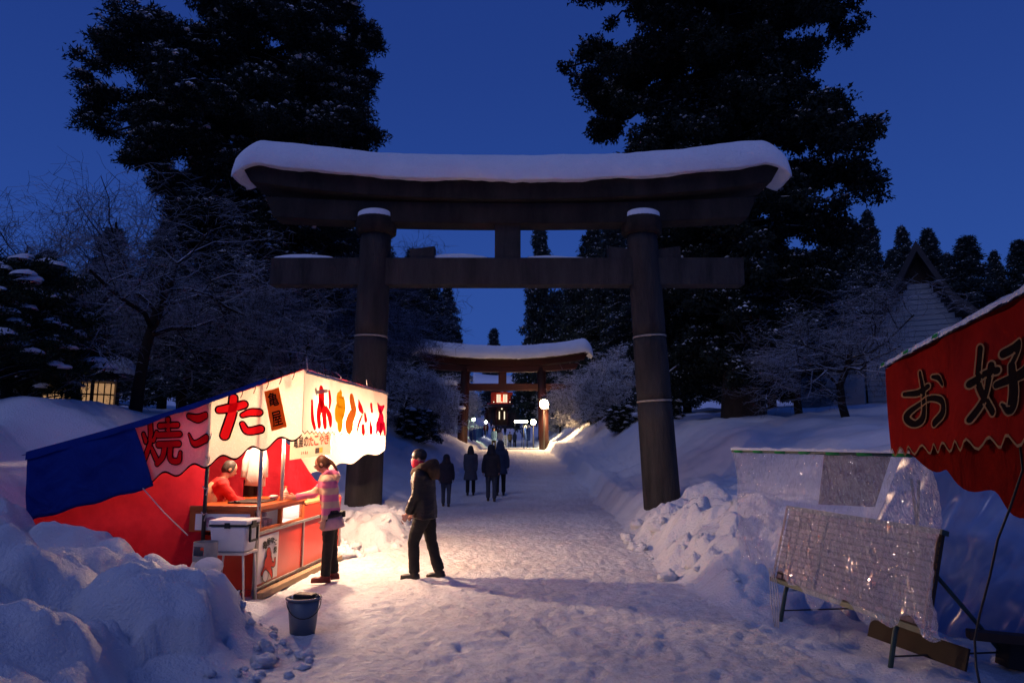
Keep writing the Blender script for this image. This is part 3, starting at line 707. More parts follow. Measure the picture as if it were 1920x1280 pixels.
def put(proto, px, Y, tip_py, rz, label, group, wide=1.0, h=None):
    x = at(px, 800, Y).x; z = hz(x, Y); H0 = {conA: 17, conB: 18, conC: 14}[proto]
    s = (zc(tip_py, Y) - z) / H0; wide = wide * 1.35
    if proto in used: o = copy_tree(proto, None, (x, Y, z - .1), rz, (s * wide, s * wide, s), label)
    else:
        used.add(proto); o = proto; o.location = (x, Y, z - .1); o.rotation_euler = (0, 0, rz); o.scale = (s * wide, s * wide, s); o['label'] = label
    o['group'] = group; return o
G1 = 'conifers beyond the white house'
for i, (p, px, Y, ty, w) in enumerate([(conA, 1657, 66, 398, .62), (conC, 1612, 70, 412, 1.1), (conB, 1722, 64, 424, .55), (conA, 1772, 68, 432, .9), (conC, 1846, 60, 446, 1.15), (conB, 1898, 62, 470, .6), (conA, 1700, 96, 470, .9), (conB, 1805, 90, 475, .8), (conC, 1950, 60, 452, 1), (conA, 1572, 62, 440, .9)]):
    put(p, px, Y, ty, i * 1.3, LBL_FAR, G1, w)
G2 = 'cedars beyond the red gate'; L2a = 'tall snow-flecked cedar beyond the red gate'
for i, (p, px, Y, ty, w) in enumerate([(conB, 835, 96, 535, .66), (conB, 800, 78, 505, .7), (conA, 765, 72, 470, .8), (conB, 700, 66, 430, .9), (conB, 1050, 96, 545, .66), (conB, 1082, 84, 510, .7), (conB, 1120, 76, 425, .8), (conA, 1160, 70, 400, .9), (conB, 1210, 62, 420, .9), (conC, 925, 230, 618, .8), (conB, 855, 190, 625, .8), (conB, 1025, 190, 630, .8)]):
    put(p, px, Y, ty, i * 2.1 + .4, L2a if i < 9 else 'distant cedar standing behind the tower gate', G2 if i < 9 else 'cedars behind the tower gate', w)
put(conC, 1014, 88, 428, 1.0, 'lone thin-topped conifer spire seen through the stone gate opening', G2, .55)
G3 = 'dark evergreens behind the bare trees'; L3 = 'dark evergreen standing behind the bare snowy trees near the pine'
for i, (p, px, Y, ty, w) in enumerate([(conB, 300, 38, 395, 1), (conB, 560, 36, 330, 1), (conA, 420, 33, 330, 1.1), (conB, 640, 40, 380, 1), (conC, 180, 44, 430, 1.1), (conB, 60, 46, 470, 1.2), (conC, -60, 40, 480, 1.3), (conB, 690, 48, 440, 1), (conA, 480, 42, 400, 1.2), (conB, 110, 40, 520, 1.1)]):
    put(p, px, Y, ty, i * 1.7, L3, G3, w)
L4 = 'dark evergreen crowding behind the towering cedar'
for i, (p, px, Y, ty, w) in enumerate([(conB, 1290, 36, 430, 1.0), (conB, 1450, 34, 440, 1.1), (conB, 1545, 40, 480, 1), (conA, 1370, 42, 400, 1)]):
    put(p, px, Y, ty, i * 1.7, L4, 'evergreens behind the towering cedar', w)
# bare deciduous trees with snow along every twig
def bare(name, r, h, spread, levels, mat, label, kids=(7, 6, 5, 5, 3), twig=1.0, upw=.25, group=None):
    t = empty(name, (0, 0, 0), 0, label, 'tree', group); big = []; fine = []
    def grow(p, d, ln, rad, lv):
        k = 5 if lv < 2 else 4; P = [p]; dd = d.copy()
        for i in range(k - 1):
            dd = unit(dd + r.normal(size=3) * (.16 if lv == 0 else .24) + np.array([0, 0, upw * (.5 if lv < 2 else -.05)])); P.append(P[-1] + dd * ln / (k - 1))
        P = np.array(P); rr = np.linspace(rad, rad * .5, k)
        (big if lv < 2 else fine).append((P, rr))
        if lv >= levels: return
        for i in range(kids[lv]):
            f = r.uniform(.3 if lv else .42, 1); q_ = np.array([np.interp(f, np.linspace(0, 1, k), P[:, a]) for a in range(3)])
            pr = unit(np.cross(dd, r.normal(size=3))); nd = unit(dd * r.uniform(.3, .8) + pr * spread)
            grow(q_, nd, ln * r.uniform(.45, .75), max(.006 * twig, rad * .5 * (1.05 - .4 * f)), lv + 1)
    grow(np.zeros(3) - np.array([0, 0, .3]), np.array([r.normal() * .1, r.normal() * .1, 1.0]), h * .5, h * .022, 0)
    tr_ = link('trunk', npmesh('trunk', *tubes_np(big, 8), True), 'limb', t)
    cr_ = link('crown', npmesh('crown', *tubes_np(fine, 3)), mat, t); tag(cr_, kind='stuff')
    return t
LB = 'bare deciduous tree with frosted twigs on the slope behind the lit stall'
b1 = bare('bare_tree', np.random.default_rng(31), 9, .8, 5, 'twig', LB, (8, 6, 5, 5, 4), 1.0)
b2_ = bare('bare_tree', np.random.default_rng(32), 8, 1.0, 5, 'twig', LB, (8, 6, 6, 5, 3), 1.0)
b3 = bare('bare_tree', np.random.default_rng(33), 6, 1.1, 5, 'twig_white', 'low tree bowed under thick white snow beside the red gate', (9, 7, 5, 5, 3), 2.2, .1)
first = set()
def plant(proto, px, Y, s, rz, label, group, dz=0, wide=1):
    x = at(px, 800, Y).x; z = hz(x, Y) - .05 + dz
    if proto in first: o = copy_tree(proto, None, (x, Y, z), rz, (s * wide, s * wide, s), label)
    else: first.add(proto); o = proto; o.location = (x, Y, z); o.rotation_euler = (0, 0, rz); o.scale = (s * wide, s * wide, s); o['label'] = label
    if group: o['group'] = group
    return o
GB = 'bare trees on the slope behind the lit stall'
for i, (p, px, Y, s, w) in enumerate([(b1, 250, 17.5, .86, 1.0), (b2_, 150, 19.5, .85, 1.1), (b2_, 430, 21, .9, 1.1), (b1, 60, 22, .95, 1.1), (b1, 560, 26, .9, 1.1), (b2_, 340, 24, 1.0, 1.1), (b1, 640, 30, 1.0, 1.2), (b2_, 600, 21, .62, 1.2)]):
    plant(p, px, Y, s, i * 1.9 + .5, ['bare frosted tree with dark forked trunk between garden pine and stall roof', 'bare frosted tree just behind the lit pavilion', 'bare frosted tree at the foot of the broad old pine', 'bare frosted tree rising behind the garden pines', 'bare frosted tree behind the peak of the stall roof', 'bare frosted tree between pavilion and broad old pine', 'bare frosted tree close behind the left gate pillar', 'small bare frosted tree between stall roof and left gate pillar'][i], GB, 0, w)
LR = 'bare cherry tree with snow-lined branches in front of the white house'
plant(b2_, 1590, 20.5, .62, 2.2, 'bare snow-lined cherry tree with thick trunk before the house side wing', 'bare trees before the white house', 0, 1.25)
plant(b1, 1500, 24, .62, 5.0, 'bare snow-lined cherry tree next to the towering cedar trunk', 'bare trees before the white house', 0, 1.2)
LS = 'low tree bowed under thick white snow beside the red gate'; GS = 'snow-laden trees flanking the red gate'
for i, (p, px, Y, s, w) in enumerate([(b3, 790, 40, .75, 1.1), (b3, 745, 34, .85, 1.15), (b3, 1110, 46, .8, 1.1), (b3, 1150, 40, .75, 1.15), (b3, 1085, 56, .9, 1), (b3, 815, 60, 1.0, 1.1), (b3, 845, 70, 1.0, 1), (b3, 1050, 72, .9, 1), (b3, 700, 42, 1.1, 1.2), (b3, 1190, 50, 1.1, 1.2), (b3, 850, 96, 1.1, 1), (b3, 1040, 98, 1.1, 1), (b3, 872, 122, 1.2, .9), (b3, 1016, 122, 1.2, .9)]):
    plant(p, px, Y, s, i * 1.1 + .2, LS if i < 10 else 'low snow-laden tree lining the far path before the tower gate', GS if i < 10 else 'snow-laden trees lining the far path', 0, w)
# low clipped evergreens with snow pads
def bush(name, r, h, w, label, npad=44, cat='shrub'):
    t = empty(name, (0, 0, 0), 0, label, cat); segs = []; pads = []
    for i in range(npad):
        f = (i + .5) / npad; z = h * (.25 + .75 * f); az = i * 2.4; ln = w * math.sqrt(max(.05, 1 - (f - .15) ** 2)) * r.uniform(.3, 1)
        e = np.array([math.cos(az) * ln, math.sin(az) * ln, z]); segs.append((np.stack([np.array([0, 0, z * .55 - .1]), e * .55 + np.array([0, 0, z * .3]), e]), [.05, .03, .012])); pads.append([*e, w * r.uniform(.22, .36), w * .11])
    segs.append(([(0, 0, -.4), (.05, 0, h * .45), (0, .02, h * .9)], [.13, .10, .03]))
    link('trunk', npmesh('trunk', *tubes_np(segs, 6), True), 'limb', t); pads = np.array(pads)
    cr_, c, u = tufted('crown', pads, 90, 6, .12, .04, r, 0, 'needles', t, .15); tag(cr_, kind='stuff')
    sn = MB(); k = 0
    for x, y, z, pr, pt in pads:
        for _k in range(4):
            if r.random() < .35: continue
            x, y = x + r.normal() * pr * .3, y + r.normal() * pr * .3
            o = Vector((x * 3, y * 3, z)); vs = []; nu, nv = 10, 4; s_ = pr * r.uniform(.25, .6)
            for i in range(nv + 1):
                th = math.pi * .5 * i / nv
                for j in range(nu):
                    a = 2 * math.pi * j / nu; q_ = 1 + .35 * mnoise.noise(Vector((math.cos(a) * 1.4, math.sin(a) * 1.4, i * .4)) + o)
                    vs.append((x + math.sin(th) * math.cos(a) * s_ * q_, y + math.sin(th) * math.sin(a) * s_ * q_, z + pt * (.8 - .25 * _k) + (.5 * q_) * s_ * (math.cos(th) - .35)))
            sn.add(vs, [(i * nu + j, (i + 1) * nu + j, (i + 1) * nu + (j + 1) % nu, i * nu + (j + 1) % nu) for i in range(nv) for j in range(nu)], True)
    tag(sn.build('snow', 'snow', t), kind='stuff')
    return t
bu = bush('garden_pine', np.random.default_rng(41), 3.2, 1.7, 'low garden pine carrying big snow pads left of the lit pavilion')
x, y = at(15, 700, 15).x, 15; bu.location = (x, y, hz(x, y))
GP = 'snow-padded garden pines near the lit pavilion'; bu['group'] = GP
for px, Y, s, rz, lb in [(-40, 13.5, .8, 2, 'smallest garden pine with snow pads on the slope above the snow heap'), (48, 18, .7, 1, 'leaning garden pine touching the lit pavilion'), (40, 20, 1.2, 3, 'taller garden pine with snow pads behind the low ones')]:
    x = at(px, 700, Y).x; copy_tree(bu, None, (x, Y, hz(x, Y)), rz, s, lb)
for px, Y, s, rz, lb in [(782, 33, .62, .3, 'small dark evergreen with snow pads on the bank between the gates'), (1165, 34, .5, 1.2, 'rounded evergreen with snow pads on the bank right of the red gate'), (1118, 44, .55, 2.2, 'green-tinged evergreen lit by the bright lamp'), (1240, 30, .6, .7, 'evergreen clump with snow pads beside the right pillar')]:
    x = at(px, 800, Y).x; o = copy_tree(bu, None, (x, Y, hz(x, Y) - .8 * s), rz, s, lb); o['group'] = 'snow-padded evergreens on the banks'

# ------------------------------------------------------------------ buildings
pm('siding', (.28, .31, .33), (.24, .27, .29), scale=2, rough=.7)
pm('roof_metal', (.03, .028, .03), (.05, .045, .045), scale=2, rough=.6)
pm('plaster', (.45, .42, .36), (.38, .35, .3), scale=2, rough=.9)
emit('window_glow', (1.0, .55, .26), .38)
emit('gate_glow', (1.0, .80, .55), 1.5)
def white_house():
    Y = 31.0; c = at(1735, 700, Y); z0 = hz(c.x, Y) - .5
    h = empty('white_house', (c.x, Y, 0), R(-30), 'white clapboard house with a steep flared dark gable roof', 'house')
    X = lambda px: (at(px, 700, Y).x - c.x) * .87
    prof = [(1738, 478), (1705, 530), (1672, 572), (1632, 600), (1600, 612)]
    profR = [(1738, 478), (1768, 530), (1798, 580), (1836, 612), (1870, 628)]
    L_ = [(X(a), zc(b, Y)) for a, b in prof]; R__ = [(X(a), zc(b, Y)) for a, b in profR]
    xl, xr = X(1622), X(1850); ze = zc(612, Y)
    # weatherboards, one by one, trimmed to the gable
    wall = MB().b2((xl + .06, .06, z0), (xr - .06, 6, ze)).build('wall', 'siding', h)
    z = z0; n = 0
    while z < zc(538, Y):
        zt = z + .24
        def lim(P, zz):
            zs_ = [p[1] for p in P][::-1]; xs_ = [p[0] for p in P][::-1]; return np.interp(zz, zs_, xs_)
        a = max(xl, lim(L_, zt) + .25 if zt > ze - .3 else xl); b = min(xr, lim(R__, zt) - .25 if zt > ze - .3 else xr)
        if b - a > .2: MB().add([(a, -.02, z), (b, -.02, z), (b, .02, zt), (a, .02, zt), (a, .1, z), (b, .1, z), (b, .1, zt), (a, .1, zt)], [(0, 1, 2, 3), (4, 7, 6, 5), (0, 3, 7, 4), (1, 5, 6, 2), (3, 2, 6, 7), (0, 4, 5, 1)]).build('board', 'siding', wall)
        z += .245
    for P in (L_, R__):
        mb = MB(); k = len(P); vs = [(p[0], -.75, p[1]) for p in P] + [(p[0], 6.5, p[1]) for p in P] + [(p[0], -.75, p[1] + .5) for p in P] + [(p[0], 6.5, p[1] + .5) for p in P]
        fs = []
        for i in range(k - 1): fs += [(i, i + 1, k + i + 1, k + i), (2 * k + i, 3 * k + i, 3 * k + i + 1, 2 * k + i + 1), (i, 2 * k + i, 2 * k + i + 1, i + 1), (k + i, k + i + 1, 3 * k + i + 1, 3 * k + i)]
        fs += [(k - 1, 2 * k - 1 + 2 * k, 3 * k - 1)] if False else [(k - 1, 3 * k - 1, 4 * k - 1, 2 * k - 1)]
        ro = mb.add(vs, fs).build('roof', 'roof_metal', h)
        vs = [(p[0], .2 + (6.3 - .2) * j, p[1] + .52 + (.22 if 0 < j < 1 else .0)) for p in P[2:] for j in (0, .06, .5, 1)]
        MB().add(vs, [(i * 4 + j, i * 4 + j + 1, i * 4 + 5 + j, i * 4 + 4 + j) for i in range(len(P) - 3) for j in range(3)], True).build('snow', 'snow', ro)
    MB().add([(X(1738), .12, zc(484, Y)), (X(1690), .12, zc(552, Y)), (X(1785), .12, zc(552, Y)), (X(1738), .3, zc(484, Y)), (X(1690), .3, zc(552, Y)), (X(1785), .3, zc(552, Y))], [(0, 1, 2), (5, 4, 3), (0, 3, 4, 1), (1, 4, 5, 2), (2, 5, 3, 0)]).build('gable_panel', 'dark_wood', h)
    # lower side wing
    xa, xb = X(1482), X(1618)
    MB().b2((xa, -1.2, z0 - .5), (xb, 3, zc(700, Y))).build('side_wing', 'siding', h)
    MB().add([(xa - .3, -1.5, zc(704, Y)), (xb, -1.5, zc(664, Y)), (xb, 3.2, zc(664, Y)), (xa - .3, 3.2, zc(704, Y)), (xa - .3, -1.5, zc(704, Y) + .15), (xb, -1.5, zc(664, Y) + .15), (xb, 3.2, zc(664, Y) + .15), (xa - .3, 3.2, zc(704, Y) + .15)],
             [(0, 3, 2, 1), (4, 5, 6, 7), (0, 1, 5, 4), (1, 2, 6, 5), (2, 3, 7, 6), (3, 0, 4, 7)]).build('wing_roof', 'roof_metal', h)
white_house()
def pavilion():
    Y = 24.0; c = at(150, 735, Y); h = empty('pavilion', (c.x, Y, 0), R(32), 'small wooden pavilion with warm lit lattice windows and snowy roof', 'building')
    z0, z1 = zc(765, Y), zc(712, Y); w = 1.15
    MB().b2((-w, -.05, z0 - 1), (w, 2, z0 + .1)).build('wall', 'dark_wood', h)
    MB().b2((-w, .08, z0), (w, 2, z1)).build('inner_wall', 'plaster', h)
    for i in range(3):
        x0 = -w + .1 + i * .73
        pn = MB().b2((x0, -.0, z0 + .14), (x0 + .62, .04, z1 - .1)).build('window', 'window_glow', h)
        for k in range(3): MB().b2((x0 + .1 + k * .2, -.05, z0 + .12), (x0 + .14 + k * .2, -.005, z1 - .08)).build('lattice_bar', 'dark_wood', pn)
        MB().b2((x0, -.045, (z0 + z1) / 2 - .02), (x0 + .62, -.003, (z0 + z1) / 2 + .03)).build('lattice_bar', 'dark_wood', pn)
    for x in (-w, -.38, .36, w): MB().b2((x - .06, -.1, z0 - .8), (x + .06, .03, z1 + .02)).build('post', 'dark_wood', h)
    MB().add([(-w - .5, -.7, z1), (w + .5, -.7, z1), (w + .5, 1.2, z1 + .62), (-w - .5, 1.2, z1 + .62), (-w - .5, -.7, z1 + .1), (w + .5, -.7, z1 + .1), (w + .5, 1.2, z1 + .72), (-w - .5, 1.2, z1 + .72)],
             [(0, 3, 2, 1), (4, 5, 6, 7), (0, 1, 5, 4), (1, 2, 6, 5), (2, 3, 7, 6), (3, 0, 4, 7)]).build('roof', 'dark_wood', h)
    MB().grid(lambda u, v: (-w - .55 + (2 * w + 1.1) * u, -.78 + 2.0 * v, z1 + .1 + .62 * v + .34 * (min(u, 1 - u, .12) / .12) ** .5 * (min(v + .03, .2) / .2) ** .5 + .04 * mnoise.noise(Vector((u * 6, v * 3, 0)))), 24, 10).build('snow', 'snow', h)
pavilion()
def tower_gate():
    Y = 150.0; c = at(941, 795, Y); zg = zc(797, Y); h = empty('tower_gate', (c.x, Y, 0), 0, 'two-storey red tower gate glowing at the end of the path', 'gatehouse')
    S = lambda p: p / (F / Y) * 1.0
    z1 = zc(762, Y); z2 = zc(757, Y); z3 = zc(735, Y)
    for i, x in enumerate((-3.6, -1.3, 1.3, 3.6)):
        MB().tube([(x, 0, zg - 1), (x, 0, z1)], .28, 14).build('column', 'red_paint', h)
    for s in (-1, 1): MB().b2((s * 1.65, .5, zg - .5), (s * 3.35, .7, z1 - .4)).build('side_panel', 'dark_wood', h)
    MB().b2((-4.2, -.4, z1 - .35), (4.2, .2, z1 + .0)).build('lower_beam', 'red_paint', h)
    MB().b2((-3.6, 2.2, zg), (3.6, 2.4, z1)).build('rear_wall', 'dark_wood', h)
    MB().b2((-4.6, -1.2, z1 + .02), (4.6, 1.2, z2 - .15)).build('bracket_tier', 'dark_wood', h)
    MB().b2((-3.2, -1.3, z2 - .12), (3.2, 1.2, z2 + .1)).build('balcony', 'vermilion', h)
    MB().b2((-2.4, -.2, z2 + .11), (2.4, 1.2, z3)).build('upper_wall', 'vermilion', h)
    for s in (-1, 1):
        pn = MB().b2((s * .72 - .42, -.26, z2 + .3), (s * .72 + .42, -.205, z3 - .5)).build('window', 'gate_glow', h)
        for k in range(3): MB().b2((s * .72 - .24 + k * .2, -.3, z2 + .3), (s * .72 - .16 + k * .2, -.265, z3 - .5)).build('lattice_bar', 'black', pn)
    for s in (-1, 1): MB().b2((s * .55 - .11, -.08, zg + 1.3), (s * .55 + .11, .02, zg + 3.0)).build('lantern_strip', 'gate_glow', h)
    for x in (-1.75, 0, 1.75): MB().ball((x, -1.35, z2 + .35), .13, 10, 6).build('lantern', 'gate_glow', h)
    MB().ball((0, -.5, z1 - .5), .17, 10, 6).build('lantern', 'gate_glow', h)
    mb = MB(); vs = []
    for i in range(17):
        x = -6.2 + 12.4 * i / 16; cv = 1.0 * (abs(x) / 6.2) ** 2.4
        vs += [(x, -3.2, z3 - .1 + cv), (x, 0, z3 + 3.0 + cv * .6), (x, -3.2, z3 + .25 + cv), (x, 0, z3 + 3.5 + cv * .6)]
    fs = []
    for i in range(16):
        a = i * 4; b = a + 4; fs += [(a, b, b + 1, a + 1), (a + 2, a + 3, b + 3, b + 2), (a, a + 2, b + 2, b)]
    ro = mb.add(vs, fs).build('roof', 'dark_wood', h)
    MB().add([(v[0] * 1.01, v[1] - .05, v[2] + .06) for v in vs], [f for k, f in enumerate(fs) if k % 3 == 1], True).build('snow', 'snow', ro, solid=.35)
    for i in range(5): MB().b2((-3, -2.0 - i * .4, zg - .3 - .18 * i), (3, -1.6 - i * .4, zg - .12 - .18 * i)).build('stone_step', 'stone', h)
    for k, (x, z, p) in enumerate(((0, z2 + 1.0, 90), (0, zg + 2.2, 40))):
        l = bpy.data.lights.new('gate_lantern_light', 'POINT'); l.energy = p; l.color = (1, .55, .3); l.shadow_soft_size = .15
        lo = bpy.data.objects.new('gate_lantern_light', l); COL.objects.link(lo); lo.parent = h; lo.location = (x, -1.2, z)
tower_gate()
# ------------------------------------------------------------------ street lamps
def lamp(px, py, Y, color, power, rad, label, strength=60, pole=True, group='lamps along the far path'):
    p = at(px, py, Y); zg = hz(p.x, Y); h = empty('street_lamp', (p.x, Y, zg), 0, label, 'street lamp', group); H = p.z - zg
    MB().tube([(.0, .25, -.4), (.0, .25, H * .6), (0, .25, H + .1), (0, .18, H + rad + .22), (0, 0, H + rad + .25)], [.06, .05, .04, .035, .03], 10).build('pole', 'black_metal', h)
    MB().loft([(0, 0, H + rad + .02), (0, 0, H + rad + .06), (0, 0, H + rad + .24)], [rad * 1.5, rad * 1.3, .03], [rad * 1.5, rad * 1.3, .03], (1, 0, 0), 16).build('hood', 'black_metal', h)
    e = emit('lamp_glow', color, strength); MB().ball((0, 0, H), rad, 16, 10).build('globe', e, h)
    l = bpy.data.lights.new('lamp_light', 'SPOT'); l.energy = power; l.color = color; l.shadow_soft_size = rad; l.spot_size = R(158); l.spot_blend = .45
    lo = bpy.data.objects.new('lamp_light', l); COL.objects.link(lo); lo.parent = h; lo.location = (0, -rad - .12, H - .05)
WARM = (1, .62, .30)
lamp(1020, 757, 49.0, WARM, 2800, .32, 'brilliant warm street lamp shining against the red gate pillar', 90)
lamp(1000, 791, 66, (1, .70, .36), 1300, .26, 'warm street lamp above the blue banners beyond the red gate', 80)
lamp(888, 786, 72, (.75, 1, .62), 300, .17, 'greenish lamp over the left row of blue banners', 45)
lamp(911, 791, 96, (1, .95, .85), 200, .2, 'small white lamp past the end of the banner row', 30)
lamp(591, 680, 45, (.7, 1, .8), 30, .12, 'small pale green lamp glimmering through trees above the stall roof', 25)
h = empty('strip_lamp', (0, 0, 0), 0, 'white fluorescent strip lamp on posts before the right banners', 'street lamp'); p = at(977, 790, 78); zg = hz(p.x, 78)
MB().b2((p.x - .75, 77.9, p.z - .1), (p.x + .75, 78.05, p.z + .12)).build('tube', emit('strip_glow', (1, .9, .72), 25), h)
MB().b2((p.x - .8, 77.85, p.z + .125), (p.x + .8, 78.1, p.z + .2)).build('hood', 'black_metal', h)
for s in (-.7, .7): MB().tube([(p.x + s, 78, zg - .3), (p.x + s, 78, p.z + .12)], .04, 8).build('post', 'black_metal', h)
# ------------------------------------------------------------------ blue banners
cloth('blue_banner', (.03, .06, .20), .3, (.02, .04, .15))
cloth('white_cloth', (.75, .75, .72), .35)
def banner(px, py_top, py_bot, Y, wpx, group, label, k):
    x = at(px, 800, Y).x; z1 = zc(py_top, Y); z0 = zc(py_bot, Y); w = wpx / (F / Y); zg = hz(x, Y)
    h = empty('banner', (x, Y, zg), 0, label, 'banner', group)
    MB().tube([(-w / 2, 0, min(-.2, z0 - zg - .3)), (-w / 2, 0, z1 - zg + .15)], .025, 6).build('pole', 'black_metal', h)
    MB().tube([(-w / 2, 0, z1 - zg + .03), (w / 2, 0, z1 - zg + .03)], .015, 6).build('cross_rod', 'black_metal', h)
    f = lambda u, v: (-w / 2 + .03 + (w - .03) * u, .05 * math.sin(u * 7 + v * 5 + k) * (1 - .5 * v), z0 - zg + (z1 - z0) * .84 * v)
    c = MB().grid(f, 8, 14).build('cloth', 'blue_banner', h)
    MB().grid(lambda u, v: (-w / 2 + .03 + (w - .03) * u, 0, z0 - zg + (z1 - z0) * (.845 + .15 * v)), 4, 2).build('white_band', 'white_cloth', h)
    MB().add([(-w / 2 + .1 + (w - .2) * (.5 + .3 * math.cos(a)), -.02, z0 - zg + (z1 - z0) * .92 + w * .26 * math.sin(a)) for a in np.linspace(0, 5.8, 10)], [tuple(range(10))]).build('crest', 'blue_banner', c)
for k, (px, Y, t_, b_) in enumerate([(883, 62, 801, 830), (889.5, 66, 800, 829), (894.5, 70, 799, 825), (899.5, 75, 799, 821), (903, 80, 799, 819)]): banner(px, t_, b_, Y, 6.5, 'blue banners left of the far path', 'blue festival banner in the left row before the tower gate', k)
for k, (px, Y, t_, b_) in enumerate([(985, 66, 797, 824), (991, 62, 797, 826), (981.5, 72, 797, 820)]): banner(px, t_, b_, Y, 6.5, 'blue banners right of the far path', 'blue festival banner in the right row under the warm lamp', k)
# ------------------------------------------------------------------ lit food stall, left
cloth('valance_cream', (.70, .56, .44), .36, speck=True)
cloth('valance_white', (.82, .72, .58), .42)
cloth('red_cloth', (.52, .026, .045), .42, (.36, .016, .03), 1.8, wr=.02, wscale=2.2)
cloth('red_dye', (.70, .012, .022), .62)
cloth('crimson_dye', (.62, .01, .08), .62)
cloth('yellow_dye', (.85, .55, .02), .6)
cloth('brown_dye', (.55, .18, .03), .6)
cloth('grey_dye', (.35, .33, .33), .5)
cloth('ink_dye', (.012, .008, .008), .1)
cloth('blue_tarp', (.012, .035, .22), .12, (.010, .025, .17), 2.5, wr=.02, wscale=3)
pm('red_panel', (.52, .035, .012), (.44, .028, .010), scale=2, rough=.28, spec=.5)
pm('poster', (.78, .74, .68), (.72, .68, .62), scale=3, rough=.6)
pm('cooler_white', (.62, .62, .64), (.56, .56, .58), scale=3, rough=.4)
pm('paper', (.70, .66, .60), (.62, .57, .52), scale=8, rough=.8)
pm('sign_orange', (.60, .20, .03), (.5, .15, .02), scale=3, rough=.6, stretch=(1, 1, .2))
pm('grey_plastic', (.10, .13, .17), (.085, .11, .15), scale=3, rough=.4)
pm('grey_paint', (.28, .28, .27), (.2, .2, .2), scale=6, rough=.5)
pm('pale_enamel', (.62, .55, .48), (.5, .44, .4), scale=5, rough=.5)
pm('rope', (.5, .46, .42), (.4, .36, .33), scale=20, rough=.9)
emit('bulb_glow', (1, .72, .40), 70)
emit('tube_glow', (1, .93, .88), 30)
emit('red_ink_e', (1, 0, 0), 0)
pm('red_ink', (.62, .04, .02), None, rough=.6)
pm('gold', (.6, .38, .08), (.45, .25, .05), scale=14, rough=.35, metal=.4)
m, t, o = nt('glass'); gl = t.nodes.new('ShaderNodeBsdfGlossy'); gl.inputs['Roughness'].default_value = .03; tr_ = t.nodes.new('ShaderNodeBsdfTransparent'); mxs = t.nodes.new('ShaderNodeMixShader'); mxs.inputs[0].default_value = .08
t.links.new(tr_.outputs[0], mxs.inputs[1]); t.links.new(gl.outputs[0], mxs.inputs[2]); t.links.new(mxs.outputs[0], o.inputs[0]); MATS['glass'] = m
SO = Vector((-3.04, 8.4, 0)); SRZ = R(-5)
SM = Matrix.Translation(SO) @ Matrix.Rotation(SRZ, 4, 'Z'); SI = SM.inverted()
CO = SI @ Vector((0, 0, CAMZ))
def ray(px, py): return (SI.to_3x3() @ (at(px, py, 1) - Vector((0, 0, CAMZ))))
def onY(px, py, ly): d = ray(px, py); k = (ly - CO.y) / d.y; return CO + d * k
def onX(px, py, lx): d = ray(px, py); k = (lx - CO.x) / d.x; return CO + d * k
def swl(x, y, z): return SM @ Vector((x, y, z))
stall = empty('food_stall', SO, SRZ, 'lit octopus-dumpling food stall with white valance, red side wall and blue tarp', 'stall')
XF, XR, YN, YFAR = .517, -2.95, -.06, 3.75
roofz = lambda x: 2.70 - .30 * (XF - x) - .05 * math.sin(max(0, min(1, (XF - x) / 3.4)) * math.pi)
# posts
for (x, y, zt, mt) in ((0, 0, 2.5, 'steel'), (-.66, -.03, 2.32, 'black_metal'), (-2.9, .03, 1.62, 'steel'), (-2.9, 3.6, 1.62, 'steel'), (-.06, .78, 2.5, 'steel')):
    MB().tube([(x, y, -.1), (x, y, zt)], .024, 12).build('post', mt, stall)
for (a, b) in (((XF, YN + .04), (XF, YFAR)), ((0, YN + .05), (0, YFAR))):
    MB().tube([(a[0], a[1], roofz(a[0]) - .04), (b[0], b[1], roofz(b[0]) - .04)], .02, 8).build('roof_rail', 'steel', stall)
for y in (.02, 1.8, 3.6): MB().tube([(XR, y, roofz(XR) - .035), (-1.2, y, roofz(-1.2) - .035), (XF, y, roofz(XF) - .035)], .018, 8).build('rafter', 'steel', stall)
# roof sheets
rf = lambda x0, x1, dz: (lambda u, v: (x0 + (x1 - x0) * u, YN - .02 + (YFAR - YN) * v, roofz(x0 + (x1 - x0) * u) + dz + .018 * mnoise.noise(Vector((u * 5, v * 6, 0)))))
MB().grid(rf(XR - .02, XF - .02, 0), 30, 16).build('roof', 'red_cloth', stall)
def bt(u, v):
    x = XR - .06 + (XF - .30 - XR) * u; return (x, YN - .07 + (YFAR - YN) * v, roofz(x) + .035 + .02 * mnoise.noise(Vector((u * 6, v * 5, 2))) - (.03 if v == 0 else 0))
MB().grid(bt, 40, 20).build('roof_tarp', 'blue_tarp', stall, solid=.006)
# thin fringe of blue hanging over the roof edge towards the end wall
MB().grid(lambda u, v: (XR + (XF - .45 - XR) * u, YN - .075, roofz(XR + (XF - .45 - XR) * u) + .03 - (.10 + .035 * mnoise.noise(Vector((u * 9, 0, 5)))) * v * (1 - .5 * u)), 50, 2).build('tarp_hem', 'blue_tarp', stall)
